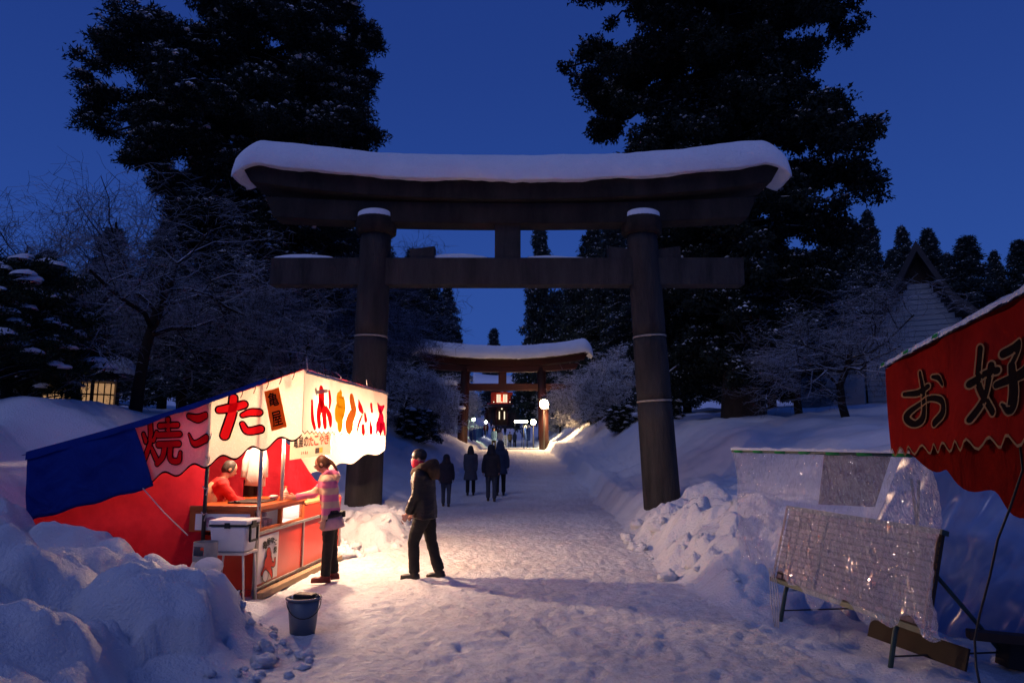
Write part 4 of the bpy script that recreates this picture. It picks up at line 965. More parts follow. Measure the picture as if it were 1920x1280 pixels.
# end valance with lettering
wav = lambda x, z: .008 * math.sin(x * 9) + .006 * math.sin(z * 7 + x * 3)
def scall(x): return .045 * math.sin((x - XF) * 17.5)
xe0, xe1 = XF, -2.05
def ev(u, v):
    x = xe0 + (xe1 - xe0) * u; zt = roofz(x) - .01; zb = roofz(x) - .80 + .10 * u + scall(x); z = zt + (zb - zt) * v; return (x, YN - wav(x, z), z)
val = MB().grid(ev, 110, 10).build('end_valance', 'valance_cream', stall)
MB().grid(lambda u, v: (ev(u, 1)[0], ev(u, 1)[1] - .004, ev(u, 1)[2] + .012 - .024 * v), 110, 1).build('hem', 'ink_dye', val)
def boxmap(x0, y0, x1, y1, shear=0.0):
    def f(x, y, o):
        p = onY(x0 + (x1 - x0) * x, y1 + (y0 - y1) * y + shear * x, YN); return (p.x, YN - wav(p.x, p.z) - o, p.z)
    return f
brush(val, 'letter', TA, boxmap(408, 742, 494, 824), 'red_dye', 'ink_dye')
brush(val, 'letter', KO, boxmap(349, 768, 394, 842), 'red_dye', 'ink_dye')
brush(val, 'letter', YAKU, boxmap(266, 786, 336, 872, 0), 'red_dye', 'ink_dye', grow=.025)
def quadmap(q4, plane, sgn=-1):
    (ax_, ay), (bx_, by), (cx_, cy_), (dx_, dy_) = q4       # bottom-left, bottom-right, top-right, top-left in the photo
    def f(x, y, o):
        px = (ax_ * (1 - x) + bx_ * x) * (1 - y) + (dx_ * (1 - x) + cx_ * x) * y; py = (ay * (1 - x) + by * x) * (1 - y) + (dy_ * (1 - x) + cy_ * x) * y
        return plane(px, py, o)
    return f
pY = lambda ly: (lambda px, py, o: Vector((onY(px, py, ly).x, ly - o, onY(px, py, ly).z)))
pX = lambda lx: (lambda px, py, o: Vector((lx + o, onX(px, py, lx).y, onX(px, py, lx).z)))
sg = quadmap(((510, 808), (538, 800), (523, 726), (496, 734)), pY(YN - .02))
MB().add([sg(x, y, o) for o in (0, .012) for x, y in ((0, 0), (1, 0), (1, 1), (0, 1))], [(0, 1, 2, 3), (7, 6, 5, 4), (0, 4, 5, 1), (1, 5, 6, 2), (2, 6, 7, 3), (3, 7, 4, 0)]).build('name_board', cloth('sign_cloth', (.72, .26, .03), .5), val)
text(val, 'letter', '亀', lambda x, y, o: sg(.2 + .64 * x, .58 + .34 * y, o + .016), 'ink_dye', .022)
text(val, 'letter', '屋', lambda x, y, o: sg(.2 + .64 * x, .08 + .36 * y, o + .016), 'ink_dye', .022)
# front valance along the path
def fv(u, v):
    y = YN + (YFAR - YN) * u; zt = roofz(XF) - .01; tooth = .035 * abs(((u * 26) % 1) * 2 - 1); z = zt + (roofz(XF) - .79 + tooth - zt) * v; return (XF + .008 * math.sin(y * 8), y, z)
fval = MB().grid(fv, 104, 8).build('front_valance', 'valance_white', stall)
MB().grid(lambda u, v: (fv(u, 1)[0] + .004, fv(u, 1)[1], fv(u, 1)[2] + .007 - .014 * v), 104, 1).build('hem', 'ink_dye', fval)
def fbox(x0, x1, y0a, y0b, y1a, y1b): return quadmap(((x0, y1a), (x1, y1b), (x1, y0b), (x0, y0a)), pX(XF + .012))
F1 = fbox(580, 622, 716, 728, 806, 804)
brush(fval, 'octopus_print', [[(.5, .62, .24), (.5, .8, .26), (.5, .9, .2)], [(.2, .05, .12), (.1, .25, .14), (.08, .6, .1)], [(.4, .1, .16), (.38, .35, .2), (.46, .6, .2)], [(.66, .08, .16), (.62, .3, .2), (.55, .55, .2)], [(.9, .1, .12), (.86, .3, .2), (.7, .5, .12)], [(.85, .5, .06), (.88, .7, .12), (.84, .9, .09)]], F1, 'red_dye')
brush(fval, 'headband_print', [[(.3, .82, .07), (.5, .86, .09), (.72, .9, .07)], [(.22, .86, .1), (.26, .78, .08)]], F1, 'grey_dye', off=.016)
F2 = fbox(622, 650, 730, 738, 802, 802)
brush(fval, 'food_print', [[(.55, .96, .2), (.5, .8, .5), (.62, .6, .5), (.45, .38, .62), (.5, .2, .4), (.5, .04, .34)]], F2, 'yellow_dye')
F3 = fbox(645, 671, 742, 748, 800, 801)
brush(fval, 'food_print', [[(.5, .98, .32), (.58, .75, .36), (.66, .55, .36), (.42, .28, .46), (.32, .05, .6)]], F3, 'brown_dye')
F4 = fbox(667, 702, 748, 753, 814, 813)
brush(fval, 'food_prints', [[(.12, .98, .05), (.2, .78, .22), (.32, .66, .14)], [(.3, .55, .06), (.12, .3, .1), (.02, .05, .07)], [(.45, .6, .1), (.5, .42, .16)], [(.34, .22, .16), (.36, .06, .18)], [(.78, .9, .12), (.82, .7, .12)], [(.74, .4, .03), (.76, .2, .16), (.78, .08, .2)]], F4, 'red_dye')
F5 = fbox(702, 722, 754, 757, 813, 813)
brush(fval, 'food_print', [[(.25, .96, .1), (.5, .78, .3), (.85, .92, .08)], [(.5, .72, .2), (.55, .5, .55), (.5, .3, .6)], [(.2, .28, .25), (.15, .06, .2)], [(.55, .28, .25), (.5, .04, .2)], [(.8, .28, .25), (.9, .04, .2)]], F5, 'crimson_dye')
# far-end valance and hanging cream hem beneath
MB().grid(lambda u, v: (XF - .02 - 1.6 * u, YFAR - .02, roofz(XF - 1.6 * u) - .02 - (1.0 + .04 * math.sin(u * 22)) * v), 50, 6).build('far_valance', 'valance_white', stall)
# ties and loose strings along the roof edge
for i in range(12):
    y = YN + .1 + i * .31; s_ = random.Random(i); l = s_.uniform(.04, .12)
    MB().tube([(XF + .012, y, roofz(XF) - .06), (XF - .01, y, roofz(XF) + .03), (XF - .04 + s_.uniform(-.05, .05), y + s_.uniform(-.1, .1), roofz(XF) + .03 + l)], .006, 5).build('tie_string', 'black' if i % 4 else 'rope', stall)
for i in range(6):
    x = XF - .12 - i * .16; MB().tube([(x, YN - .02, roofz(x) + .045), (x, YN - .03, roofz(x) - .05), (x - .02, YN - .03, roofz(x) - .1)], .005, 5).build('tie_string', 'black', stall)
# red side wall, rear wall, far wall
def rw(u, v):
    x = -.66 + (XR + .66) * u; z = -.2 + (roofz(x) - .03 + .2) * v; return (x, -.0 + .03 * mnoise.noise(Vector((x * 1.7, z * 1.2, 4))) + .012 * math.sin(x * 7 + z), z)
MB().grid(rw, 50, 30).build('side_wall', 'red_cloth', stall)
MB().grid(lambda u, v: (XR + .02 + .04 * mnoise.noise(Vector((u * 5, v * 3, 1))), .02 + 3.6 * u, -.2 + (roofz(XR) + .16) * v), 30, 14).build('rear_wall', 'red_cloth', stall)
YW = 3.1; topx = [(-2.9, roofz(-2.9) - .05)] + [(onY(a, b, YW).x, onY(a, b, YW).z) for a, b in ((420, 800), (520, 815), (556, 845), (575, 875), (590, 898), (612, 915), (640, 930))]
tx = [p[0] for p in topx]; tz = [p[1] for p in topx]
MB().grid(lambda u, v: (tx[0] + (tx[-1] - tx[0]) * u, YW + .05 * mnoise.noise(Vector((u * 7, v * 4, 7))), -.1 + (np.interp(tx[0] + (tx[-1] - tx[0]) * u, tx, tz) + .1) * v), 44, 18).build('far_wall', 'red_cloth', stall)
# a narrow translucent plastic strip beside the black post, with ties
for z in (.95, 1.25, 1.62, 1.9):
    MB().tube([(-.69, -.05, z + .03), (-.65, -.07, z), (-.62, -.05, z + .02), (-.63, -.08, z - .07)], .008, 6).build('tie_knot', 'rope', stall)
# blue tarp thrown over the rear corner
tq = quadmap(((50, 978), (288, 912), (250, 780), (64, 846)), pY(-.12))
def tf(u, v):
    a_ = tq(u, 0, 0); xt = onY(50, 850, -.12).x + (onY(250, 790, -.12).x - onY(50, 850, -.12).x) * u; b_ = Vector((xt, -.12, roofz(xt) + .03))
    p = a_ + (b_ - a_) * v + Vector((0, -1, 0)) * (.012 * math.sin(u * 9 + v * 4) + .015 * mnoise.noise(Vector((u * 4, v * 4, 9)))); return p + Vector((0, 0, .012 * math.sin(u * 20) * (1 - v)))
MB().grid(tf, 30, 16).build('corner_tarp', 'blue_tarp', stall, solid=.005)
a = onY(268, 915, -.14); b = onY(352, 1003, -.55)
MB().tube([a, (a + b) / 2 + Vector((0, 0, -.02)), b], .007, 6).build('guy_rope', 'rope', stall)
# bulbs
for i, (x, y, z, pw) in enumerate(((.32, .55, 2.3, 60), (.33, 1.75, 1.96, 500), (-.6, .7, 2.05, 100), (.30, 2.95, 1.98, 210))):
    h = empty('light_bulb', swl(x, y, z), 0, ['bare bulb behind the corner of the white valance', 'bare bulb behind the octopus print', 'bare bulb hanging over the serving counter', 'bare bulb at the far end of the stall'][i], 'bulb', 'bulbs under the stall roof')
    MB().ball((0, 0, 0), (.035, .035, .05), 12, 10).build('globe', 'bulb_glow', h)
    MB().tube([(0, 0, .045), (0, 0, .10)], .018, 10).build('socket', 'black', h); MB().tube([(0, 0, .1), (.01, 0, max(.12, roofz(x) - .06 - z))], .005, 6).build('cord', 'black', h)
    l = bpy.data.lights.new('bulb_light', 'POINT'); l.energy = pw; l.color = (1, .64, .40); l.shadow_soft_size = .05
    lo = bpy.data.objects.new('bulb_light', l); COL.objects.link(lo); lo.parent = h; lo.location = (0, 0, -.09)
# serving counter
ct = empty('serving_counter', SO, SRZ, 'red serving counter with wooden glass display and octopus poster', 'counter')
YC1 = 1.42; YC2 = 2.95
for (y0, y1) in ((.02, YC1 - .02), (YC1 + .02, YC2)):
    MB().b2((-.03, y0 + .015, .10), (-.008, y1, .70)).build('front_panel', 'red_panel', ct)
MB().b2((-.80, .03, .08), (-.03, .05, .70)).build('end_panel', 'red_panel', ct)
for z in (.085, .725): MB().b2((-.035, -.0, z - .018), (.012, YC2, z + .018)).build('rail', 'steel', ct, bevel=.004)
for y in (.0, YC1, YC2): MB().b2((-.03, y - .018, -.05), (.016, y + .018, .706)).build('upright', 'steel', ct, bevel=.004)
MB().b2((-.86, -.02, 1.0), (.02, YC1 + .05, 1.05)).build('top_board', 'orange_wood', ct, bevel=.006)
MB().b2((-.86, YC1 + .055, .93), (.0, YC2, .97)).build('low_top', 'wood', ct, bevel=.006)
MB().b2((-.03, YC1 + .03, .75), (-.005, YC2, .925)).build('upper_panel', 'red_panel', ct)
for (a, b, c, d) in ((.02, .09, .745, .998), (.66, .71, .745, .998), (YC1 - .05, YC1 + .02, .745, .998)): MB().b2((-.05, a, c), (.0, b, d)).build('display_frame', 'orange_wood', ct, bevel=.003)
MB().b2((-.05, .092, .745), (-.002, YC1 - .052, .775)).build('display_frame', 'orange_wood', ct); MB().b2((-.05, .092, .962), (-.002, YC1 - .052, .998)).build('display_frame', 'orange_wood', ct)
for (a, b) in ((.092, .658), (.712, YC1 - .052)): MB().b2((-.03, a, .776), (-.024, b, .961)).build('pane', 'glass', ct)
MB().b2((-.60, .08, .745), (-.58, YC1, .998)).build('display_back', 'poster', ct); MB().b2((-.58, .08, .740), (-.051, YC1, .752)).build('display_shelf', 'poster', ct)
MB().b2((-.57, .70, .754), (-.055, .71, .996)).build('display_divider', 'poster', ct); MB().b2((-.57, YC1 - .03, .754), (-.055, YC1 - .02, .996)).build('display_end', 'poster', ct)
MB().b2((-.2, .76, .974), (-.14, YC1 - .08, .992)).build('display_tube', 'tube_glow', ct); MB().b2((-.5, .12, .972), (-.46, .62, .99)).build('display_tube', emit('dim_tube', (1, .85, .9), 7), ct)
MB().b2((-.86, .0, .745), (-.052, .02, .998)).build('end_board', 'orange_wood', ct)
po = MB().b2((-.78, -.012, .765), (-.10, -.003, .955)).build('end_poster', 'poster', ct)
pr = pm('faded_print', (.42, .22, .3), (.5, .3, .36), scale=20, rough=.7)
for cx in (-.58, -.28): link('print', strokes_mesh('p', [[(.1, .5, .25), (.5, .6, .5), (.9, .5, .25)], [(.25, .3, .15), (.3, .05, .12)], [(.7, .3, .15), (.75, .05, .12)], [(.2, .8, .12), (.5, .95, .15), (.8, .8, .12)]], lambda x, y, o, cx=cx: (cx - .1 + .2 * x, -.013 - o, .80 + .12 * y), .002), 'faded_print', po)
PY0, PY1, PZ0, PZ1 = .06, .62, .13, .68
ps = MB().b2((-.007, PY0, PZ0), (-.002, PY1, PZ1)).build('front_poster', 'poster', ct)
pmap = lambda x, y, o: (.0 + o - .001, PY0 + (PY1 - PY0) * x, PZ0 + (PZ1 - PZ0) * y)
for i, (ch, x, y, s) in enumerate((('亀', .28, .80, .17), ('屋', .45, .84, .15), ('の', .62, .86, .11), ('た', .72, .84, .12), ('こ', .84, .78, .1), ('焼', .82, .62, .14))):
    text(ps, 'letter', ch, lambda X_, Y_, o, x=x, y=y, s=s: pmap(x + (X_ - .5) * s * 1.2, y + (Y_ - .5) * s, o), 'ink', .03, off=.003)
OCT = [[(.45, .62, .2), (.5, .52, .22)], [(.42, .4, .3), (.5, .36, .34)], [(.3, .3, .12), (.18, .2, .1)], [(.62, .34, .12), (.78, .3, .1), (.8, .42, .06)], [(.5, .26, .12), (.62, .16, .12), (.68, .06, .08)]]
brush(ps, 'octopus_print', OCT, pmap, 'red_ink', 'ink', .012, off=.003)
brush(ps, 'dumpling_print', [[(.3, .14, .24), (.34, .12, .24)]], pmap, 'poster', 'ink', .012, off=.010)
pk = MB().box((0, 0, .02), (.16, .12, .04)).ball((0, 0, .04), (.075, .055, .022), 10, 6)
pkm = pk.mesh('food_pack')
pr_ = random.Random(2)
for i in range(15):
    o = link('food_pack', pkm, pm('pack_paper', (.55, .38, .36), (.42, .25, .24), scale=10, rough=.5) if i == 0 else None, None, swl(-.16 - .13 * (i % 2) + pr_.uniform(-.01, .01), .2 + .17 * ((i // 2) % 3) + pr_.uniform(-.01, .01), .755 + .046 * (i // 6 + (1 if i > 11 else 0)) * .98))
    o.rotation_euler = (0, 0, pr_.uniform(-.2, .2)); tag(o, 'wrapped food pack piled in the dim half of the glass display', 'food pack', 'food packs in the display')
# timbers under the counter
for k, (a, b, z, w, lb) in enumerate((((.10, -.1), (.12, 2.9), .04, .10, 'weathered plank lying along the foot of the counter'), ((-.3, .1), (-.28, 2.9), .05, .08, 'dark timber bearer in the gap beneath the counter'))):
    tag(MB().bar(swl(a[0], a[1], z), swl(b[0], b[1], z), w, .07).build('timber', 'plank' if k == 0 else 'dark_wood', None, bevel=.006), lb, 'timber')
# things on and around it
def cooler():
    c = onY(392, 1003, -.42); w, d, hh = .43, .34, .36; x0 = c.x; z0 = onY(430, 1036, -.42).z
    h = empty('cooler_box', swl(x0 + w / 2, -.42 + d / 2, z0), SRZ, 'white cooler box with black latch at the end of the counter', 'cooler')
    bd = MB(); vs = [(sx * (w / 2 - t_), sy * (d / 2 - t_), z) for z, t_ in ((0, .025), (hh - .075, 0)) for sx, sy in ((-1, -1), (1, -1), (1, 1), (-1, 1))]
    bd.add(vs, [(3, 2, 1, 0), (4, 5, 6, 7), (0, 1, 5, 4), (1, 2, 6, 5), (2, 3, 7, 6), (3, 0, 4, 7)]).build('body', 'cooler_white', h, bevel=.02)
    MB().b2((-w / 2 - .006, -d / 2 - .006, hh - .072), (w / 2 + .006, d / 2 + .006, hh - .055)).build('seal', 'black', h)
    MB().b2((-w / 2 - .012, -d / 2 - .012, hh - .053), (w / 2 + .012, d / 2 + .012, hh)).build('lid', 'cooler_white', h, bevel=.014)
    MB().b2((-.03, -d / 2 - .022, hh - .09), (.03, -d / 2 - .003, hh - .03)).build('hinge', 'black', h)
    hd = MB()
    for (a, b) in (((-.09, .12), (.09, .12)), ((-.09, .28), (.09, .28)), ((-.09, .12), (-.09, .28)), ((.09, .12), (.09, .28))): hd.bar((w / 2 + .018, a[0], a[1]), (w / 2 + .018, b[0], b[1]), .022)
    hd.build('handle', 'black', h)
    MB().b2((w / 2 + .004, -.05, hh - .1), (w / 2 + .022, .05, hh - .02)).build('latch', 'black', h)
    s = empty('folding_stand', swl(x0 + w / 2, -.42 + d / 2, 0), SRZ, 'white folding stand carrying the cooler box', 'stand')
    MB().b2((-w / 2, -d / 2, z0 - .028), (w / 2, d / 2, z0 - .003)).build('top', 'pale_enamel', s)
    for sx in (-1, 1):
        for sy in (-1, 1): MB().tube([(sx * (w / 2 - .03), sy * (d / 2 - .03), z0 - .03), (sx * (w / 2 + .02), sy * (d / 2 - .01), -.05)], .013, 8).build('leg', 'pale_enamel', s)
cooler()
def gas():
    p = onY(386, 1020, -.62); h = empty('gas_cylinder', swl(p.x, -.62, 0), 0, 'grey gas cylinder with cut-out collar half sunk in snow', 'gas cylinder'); zt = p.z + .03
    MB().loft([(0, 0, 0), (0, 0, .06), (0, 0, zt - .26), (0, 0, zt - .2), (0, 0, zt - .16)], [.1, .145, .145, .12, .05], [.1, .145, .145, .12, .05], (1, 0, 0), 24).build('body', 'pale_enamel', h)
    cm = MB()
    for i in range(24):
        a0, a1 = 2 * math.pi * i / 24, 2 * math.pi * (i + 1) / 24
        z0, z1 = zt - .2, zt
        if i in (3, 4, 5, 15, 16, 17, 18): segs_ = ((z0, z0 + .06), (z1 - .035, z1))
        else: segs_ = ((z0, z1),)
        for s0, s1 in segs_: cm.add([(.125 * math.cos(a), .125 * math.sin(a), z) for z in (s0, s1) for a in (a0, a1)], [(0, 1, 3, 2)])
    cm.build('collar', 'grey_paint', h, solid=.006)
    MB().tube([(0, 0, zt - .17), (0, 0, zt - .07)], .025, 10).bar((-.05, 0, zt - .08), (.05, 0, zt - .08), .03).build('valve', 'red_panel', h)
    p2 = onY(392, 1058, -.75); tag(MB().ball(swl(p2.x, -.75, p2.z - .02), (.15, .13, .10), 16, 10).build('snow_lump', 'snow'), 'rounded snow lump in front of the gas cylinder', 'snow lump')
gas()
def hung():
    sgn = empty('hanging_sign', swl(0, 1.6, 0), SRZ, 'white hanging board lettered in black and red under the valance', 'sign')
    f = quadmap(((544, 862), (621, 851), (623, 800), (546, 808)), lambda px, py, o: onY(px, py, 1.6) - Vector((0, 1.6 + o, 0)))
    bd = MB().add([f(x, y, o) for o in (0, .02) for x, y in ((0, 0), (1, 0), (1, 1), (0, 1))], [(0, 1, 2, 3), (7, 6, 5, 4), (0, 4, 5, 1), (1, 5, 6, 2), (2, 6, 7, 3), (3, 7, 4, 0)]).build('board', cloth('board_white', (.55, .46, .36), .08), sgn)
    for i, ch in enumerate('亀屋のたこやき'):
        text(bd, 'letter', ch, lambda x, y, o, i=i: f(.09 + .125 * i + .105 * x, .40 + .34 * y, o + .022), 'ink' if i < 3 else 'red_ink', .03)
    link('lettering_mark', strokes_mesh('m', [[(.1, .9, .1), (.1, .1, .1)], [(.35, .9, .1), (.4, .2, .1)], [(.65, .95, .1), (.65, .1, .1)], [(.95, .8, .1), (.9, .1, .1)]], lambda x, y, o: f(.28 + .16 * x, .12 + .12 * y, o + .022), .002), 'ink', bd)
    for a, b, mt in ((.62, .72, 'black'), (.72, .80, 'gold')): MB().add([f(x, y, .023) for x, y in ((a, .1), (b, .1), (b, .3), (a, .3))], [(0, 1, 2, 3)]).build('sticker', mt, bd)
    for x in (.08, .92): MB().tube([f(x, 1, .01), f(x, 1, .01) + Vector((0, 0, .3))], .004, 5).build('hanger', 'black', sgn)
    # white smock and black apron on hooks
    k = 1.25; p0 = onY(482, 832, k); p1 = onY(482, 910, k); w = .13
    hh = empty('smock', swl(p0.x, k, p1.z), SRZ, 'white smock hanging from the roof frame inside the stall', 'smock'); H = p0.z - p1.z
    MB().loft([(0, 0, 0), (.01, 0, H * .4), (0, 0, H * .72), (0, 0, H * .86), (0, 0, H * .93), (0, 0, H)], [w * 1.15, w, w * .9, w * .8, .04, .035], [.06, .05, .05, .04, .03, .03], (1, 0, 0), 24).build('body', 'white_cloth', hh)
    for s in (-1, 1): MB().loft([(s * w * .7, 0, H * .84), (s * w * 1.05, -.02, H * .6), (s * w * 1.15, -.03, H * .2)], [.05, .05, .045], [.035, .04, .035], (1, 0, 0), 12).build('sleeve', 'white_cloth', hh)
    MB().tube([(0, 0, H), (0, .0, H + .08), (.02, 0, H + .11), (0, 0, H + .5)], .004, 6).build('hanger', 'steel', hh)
    p0 = onY(475, 898, 1.4); p1 = onY(475, 935, 1.4)
    ap = empty('apron', swl(p0.x, 1.4, p1.z), SRZ, 'black apron hanging below the white smock', 'apron')
    MB().grid(lambda u, v: (-.14 + .28 * u, .012 * math.sin(u * 14) * (1.2 - v), (p0.z - p1.z) * v), 16, 8).build('cloth', 'black', ap, solid=.006); MB().tube([(-.1, 0, p0.z - p1.z), (0, 0, p0.z - p1.z + .2), (.1, 0, p0.z - p1.z)], .005, 6).build('strap', 'black', ap)
    # gilded bottle, tray and bowls on the counter
    q = onY(545, 930, 1.0); b = empty('bottle', swl(-.12, 1.05, 1.052), 0, 'gold and white patterned bottle standing on the counter', 'bottle')
    MB().loft([(0, 0, 0), (0, 0, .01), (0, 0, .08), (0, 0, .11), (0, 0, .125), (0, 0, .15)], [.034, .038, .036, .02, .013, .013], [.034, .038, .036, .02, .013, .013], (1, 0, 0), 18).build('body', 'poster', b)
    for z in (.02, .05, .078): MB().tube([(0, 0, z), (0, 0, z + .012)], .0385, 18).build('band', 'gold', b)
    MB().tube([(0, 0, .15), (0, 0, .168)], .016, 12).build('cap', 'gold', b)
    b = empty('tray', swl(-.35, .55, 1.052), SRZ, 'dark griddle tray on the counter before the seller', 'tray')
    MB().b2((-.2, -.25, 0), (.2, .25, .018)).build('plate', 'black', b, bevel=.004); MB().tube([(-.05, -.25, .02), (-.02, -.42, .035)], .012, 8).build('handle', 'black', b)
    b = empty('bowl', swl(-.2, .86, 1.052), 0, 'small pink bowl beside the gold bottle', 'bowl')
    MB().loft([(0, 0, 0), (0, 0, .01), (0, 0, .05)], [.035, .045, .07], [.035, .045, .07], (1, 0, 0), 18).build('body', 'faded_print', b); MB().ball((0, 0, .045), (.06, .06, .025), 12, 8).build('contents', 'paper', b)
hung()
def bucket():
    p = gp(567, 1188, .0); z = hz(p.x, p.y); h = empty('bucket', (p.x, p.y, z - .01), R(20), 'grey plastic bucket with tools standing beside the snow heap', 'bucket'); n = 28; h.scale = (.92, .92, .96)
    Hb, r0, r1 = .36, .125, .165
    pts = [(0, 0, 0.0), (0, 0, .01), (0, 0, Hb), (0, 0, Hb + .001), (0, 0, .03)]
    vs = []; prof = [(.0, .0), (r0, 0), (r1, Hb), (r1 - .008, Hb), (r0 - .01, .05), (0, .05)]
    for (r__, zz) in prof: vs += [(r__ * math.cos(2 * math.pi * j / n), r__ * math.sin(2 * math.pi * j / n), zz) for j in range(n)]
    MB().add(vs, [(i * n + j, i * n + (j + 1) % n, (i + 1) * n + (j + 1) % n, (i + 1) * n + j) for i in range(5) for j in range(n)], True).build('body', 'grey_plastic', h)
    rm = MB()
    rm.tube([((r1 + .008) * math.cos(2 * math.pi * j / 28), (r1 + .008) * math.sin(2 * math.pi * j / 28), Hb - .01) for j in range(29)], .012, 8, cap=False).build('rim', 'grey_plastic', h)
    MB().tube([((r1 + .006) * math.cos(a), -.03 - .14 * math.sin(a), Hb - .03 - .15 * math.sin(a)) for a in np.linspace(0, math.pi, 13)], .005, 6).build('handle', 'black', h)
    tb = empty('tool_box', (p.x + .02, p.y, z + Hb - .045), R(-15), 'black tool case resting in the mouth of the bucket', 'tool'); MB().b2((-.11, -.06, -.05), (.09, .06, .05)).build('case', 'black', tb, bevel=.015); MB().tube([(.09, 0, 0), (.14, 0, .02)], .025, 12).build('grip', 'black_metal', tb)
    MB().ball((-.12, .02, .0), (.05, .04, .035), 10, 8).build('rag', 'paper', tb)
bucket()
# ------------------------------------------------------------------ unlit stall, right
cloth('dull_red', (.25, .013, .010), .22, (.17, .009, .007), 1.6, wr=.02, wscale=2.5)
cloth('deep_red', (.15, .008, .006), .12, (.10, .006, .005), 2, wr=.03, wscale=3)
cloth('pale_edge', (.26, .16, .08), .2)
cloth('green_band', (.03, .22, .07), .2)
pm('brown_cloth', (.16, .07, .04), (.11, .05, .03), scale=3, rough=.9)
pm('tile_paper', (.24, .19, .19), (.18, .14, .14), scale=5, rough=.8)
pm('board_brown', (.10, .05, .028), (.065, .034, .02), scale=3, rough=.7, bump=.004, bscale=14)
m, t, o = nt('clear_plastic')
gl = t.nodes.new('ShaderNodeBsdfGlossy'); gl.inputs['Roughness'].default_value = .05; gl.inputs[0].default_value = (1, 1, 1, 1)
df = t.nodes.new('ShaderNodeBsdfDiffuse'); df.inputs[0].default_value = (.6, .6, .62, 1)
tr_ = t.nodes.new('ShaderNodeBsdfTransparent'); tr_.inputs[0].default_value = (.95, .95, .96, 1)
m1 = t.nodes.new('ShaderNodeMixShader'); m1.inputs[0].default_value = .13; m2 = t.nodes.new('ShaderNodeMixShader')
lw = t.nodes.new('ShaderNodeLayerWeight'); lw.inputs[0].default_value = .35
mt_ = t.nodes.new('ShaderNodeMath'); mt_.operation = 'MULTIPLY_ADD'; mt_.inputs[1].default_value = .5; mt_.inputs[2].default_value = .17
tc = t.nodes.new('ShaderNodeTexCoord'); n1 = t.nodes.new('ShaderNodeTexNoise'); n1.inputs['Scale'].default_value = 14; n1.inputs['Detail'].default_value = 6; n1.inputs['Distortion'].default_value = 1.5
bpn = t.nodes.new('ShaderNodeBump'); bpn.inputs['Strength'].default_value = 1; bpn.inputs['Distance'].default_value = .09
mpp = t.nodes.new('ShaderNodeMapping'); mpp.inputs['Scale'].default_value = (1.6, 1.6, .5); t.links.new(tc.outputs['Object'], mpp.inputs[0]); t.links.new(mpp.outputs[0], n1.inputs['Vector']); t.links.new(n1.outputs['Fac'], bpn.inputs['Height'])
for nd in (gl, lw): t.links.new(bpn.outputs[0], nd.inputs['Normal'])
t.links.new(lw.outputs['Facing'], mt_.inputs[0]); t.links.new(mt_.outputs[0], m2.inputs[0])
t.links.new(tr_.outputs[0], m1.inputs[1]); t.links.new(df.outputs[0], m1.inputs[2]); t.links.new(m1.outputs[0], m2.inputs[1]); t.links.new(gl.outputs[0], m2.inputs[2]); t.links.new(m2.outputs[0], o.inputs[0])
MATS['clear_plastic'] = m
m, t, o = nt('blue_film'); d_ = t.nodes.new('ShaderNodeBsdfDiffuse'); d_.inputs[0].default_value = (.05, .11, .34, 1); g2 = t.nodes.new('ShaderNodeBsdfGlossy'); g2.inputs['Roughness'].default_value = .25; tr_ = t.nodes.new('ShaderNodeBsdfTransparent'); tr_.inputs[0].default_value = (.55, .7, .98, 1)
m1 = t.nodes.new('ShaderNodeMixShader'); m1.inputs[0].default_value = .72; m2 = t.nodes.new('ShaderNodeMixShader'); m2.inputs[0].default_value = .12
t.links.new(tr_.outputs[0], m1.inputs[1]); t.links.new(d_.outputs[0], m1.inputs[2]); t.links.new(m1.outputs[0], m2.inputs[1]); t.links.new(g2.outputs[0], m2.inputs[2]); t.links.new(m2.outputs[0], o.inputs[0]); MATS['blue_film'] = m
def vplane(A, B):
    A = Vector((*A, 0)); B = Vector((*B, 0)); dd = (B - A).normalized(); nn = Vector((dd.y, -dd.x, 0))
    if nn.dot(-A) < 0: nn = -nn
    def f(px, py, o=0.0):
        d = at(px, py, 1) - Vector((0, 0, CAMZ)); k = (A - Vector((0, 0, CAMZ))).dot(nn) / Vector((d.x, d.y, 0)).dot(nn); return Vector((0, 0, CAMZ)) + d * k + nn * o
    return f, dd, nn
BA, BB = (2.83, 5.3), (2.2, 2.95)
bf, bdir, bnrm = vplane(BA, BB)
rs = empty('okonomiyaki_stall', (2.9, 5.2, 0), 0, 'unlit stall with red lettered banner and snow along its roof edge', 'stall'); RI = Matrix.Translation((-2.9, -5.2, 0))
def rel(p): return Vector(p) - Vector((2.9, 5.2, 0))
P0 = bf(1657, 842); P1t = bf(1660, 692); PRt = bf(1920, 560); PRb = bf(1920, 812)
Ln = (Vector((PRt.x, PRt.y, 0)) - Vector((P1t.x, P1t.y, 0))).length; EXT = 1.45
sl = (PRt.z - P1t.z) / Ln; slb = (PRb.z - P0.z) / Ln
def bp3(s, z, o=0.0):
    q_ = Vector((P1t.x, P1t.y, 0)) + bdir * s + bnrm * o; return rel((q_.x, q_.y, z))
rwv = lambda s, z: .014 * math.sin(s * 5.5) + .008 * math.sin(s * 13 + z * 4)
def rbf(u, v):
    s = Ln * EXT * u; zt = P1t.z + sl * s; zb = P0.z + .01 + slb * s + .028 * math.sin(s * 30) - .03; return bp3(s, zt + (zb - zt) * v, rwv(s, zt + (zb - zt) * v))
bn = MB().grid(rbf, 90, 14).build('banner', 'dull_red', rs)
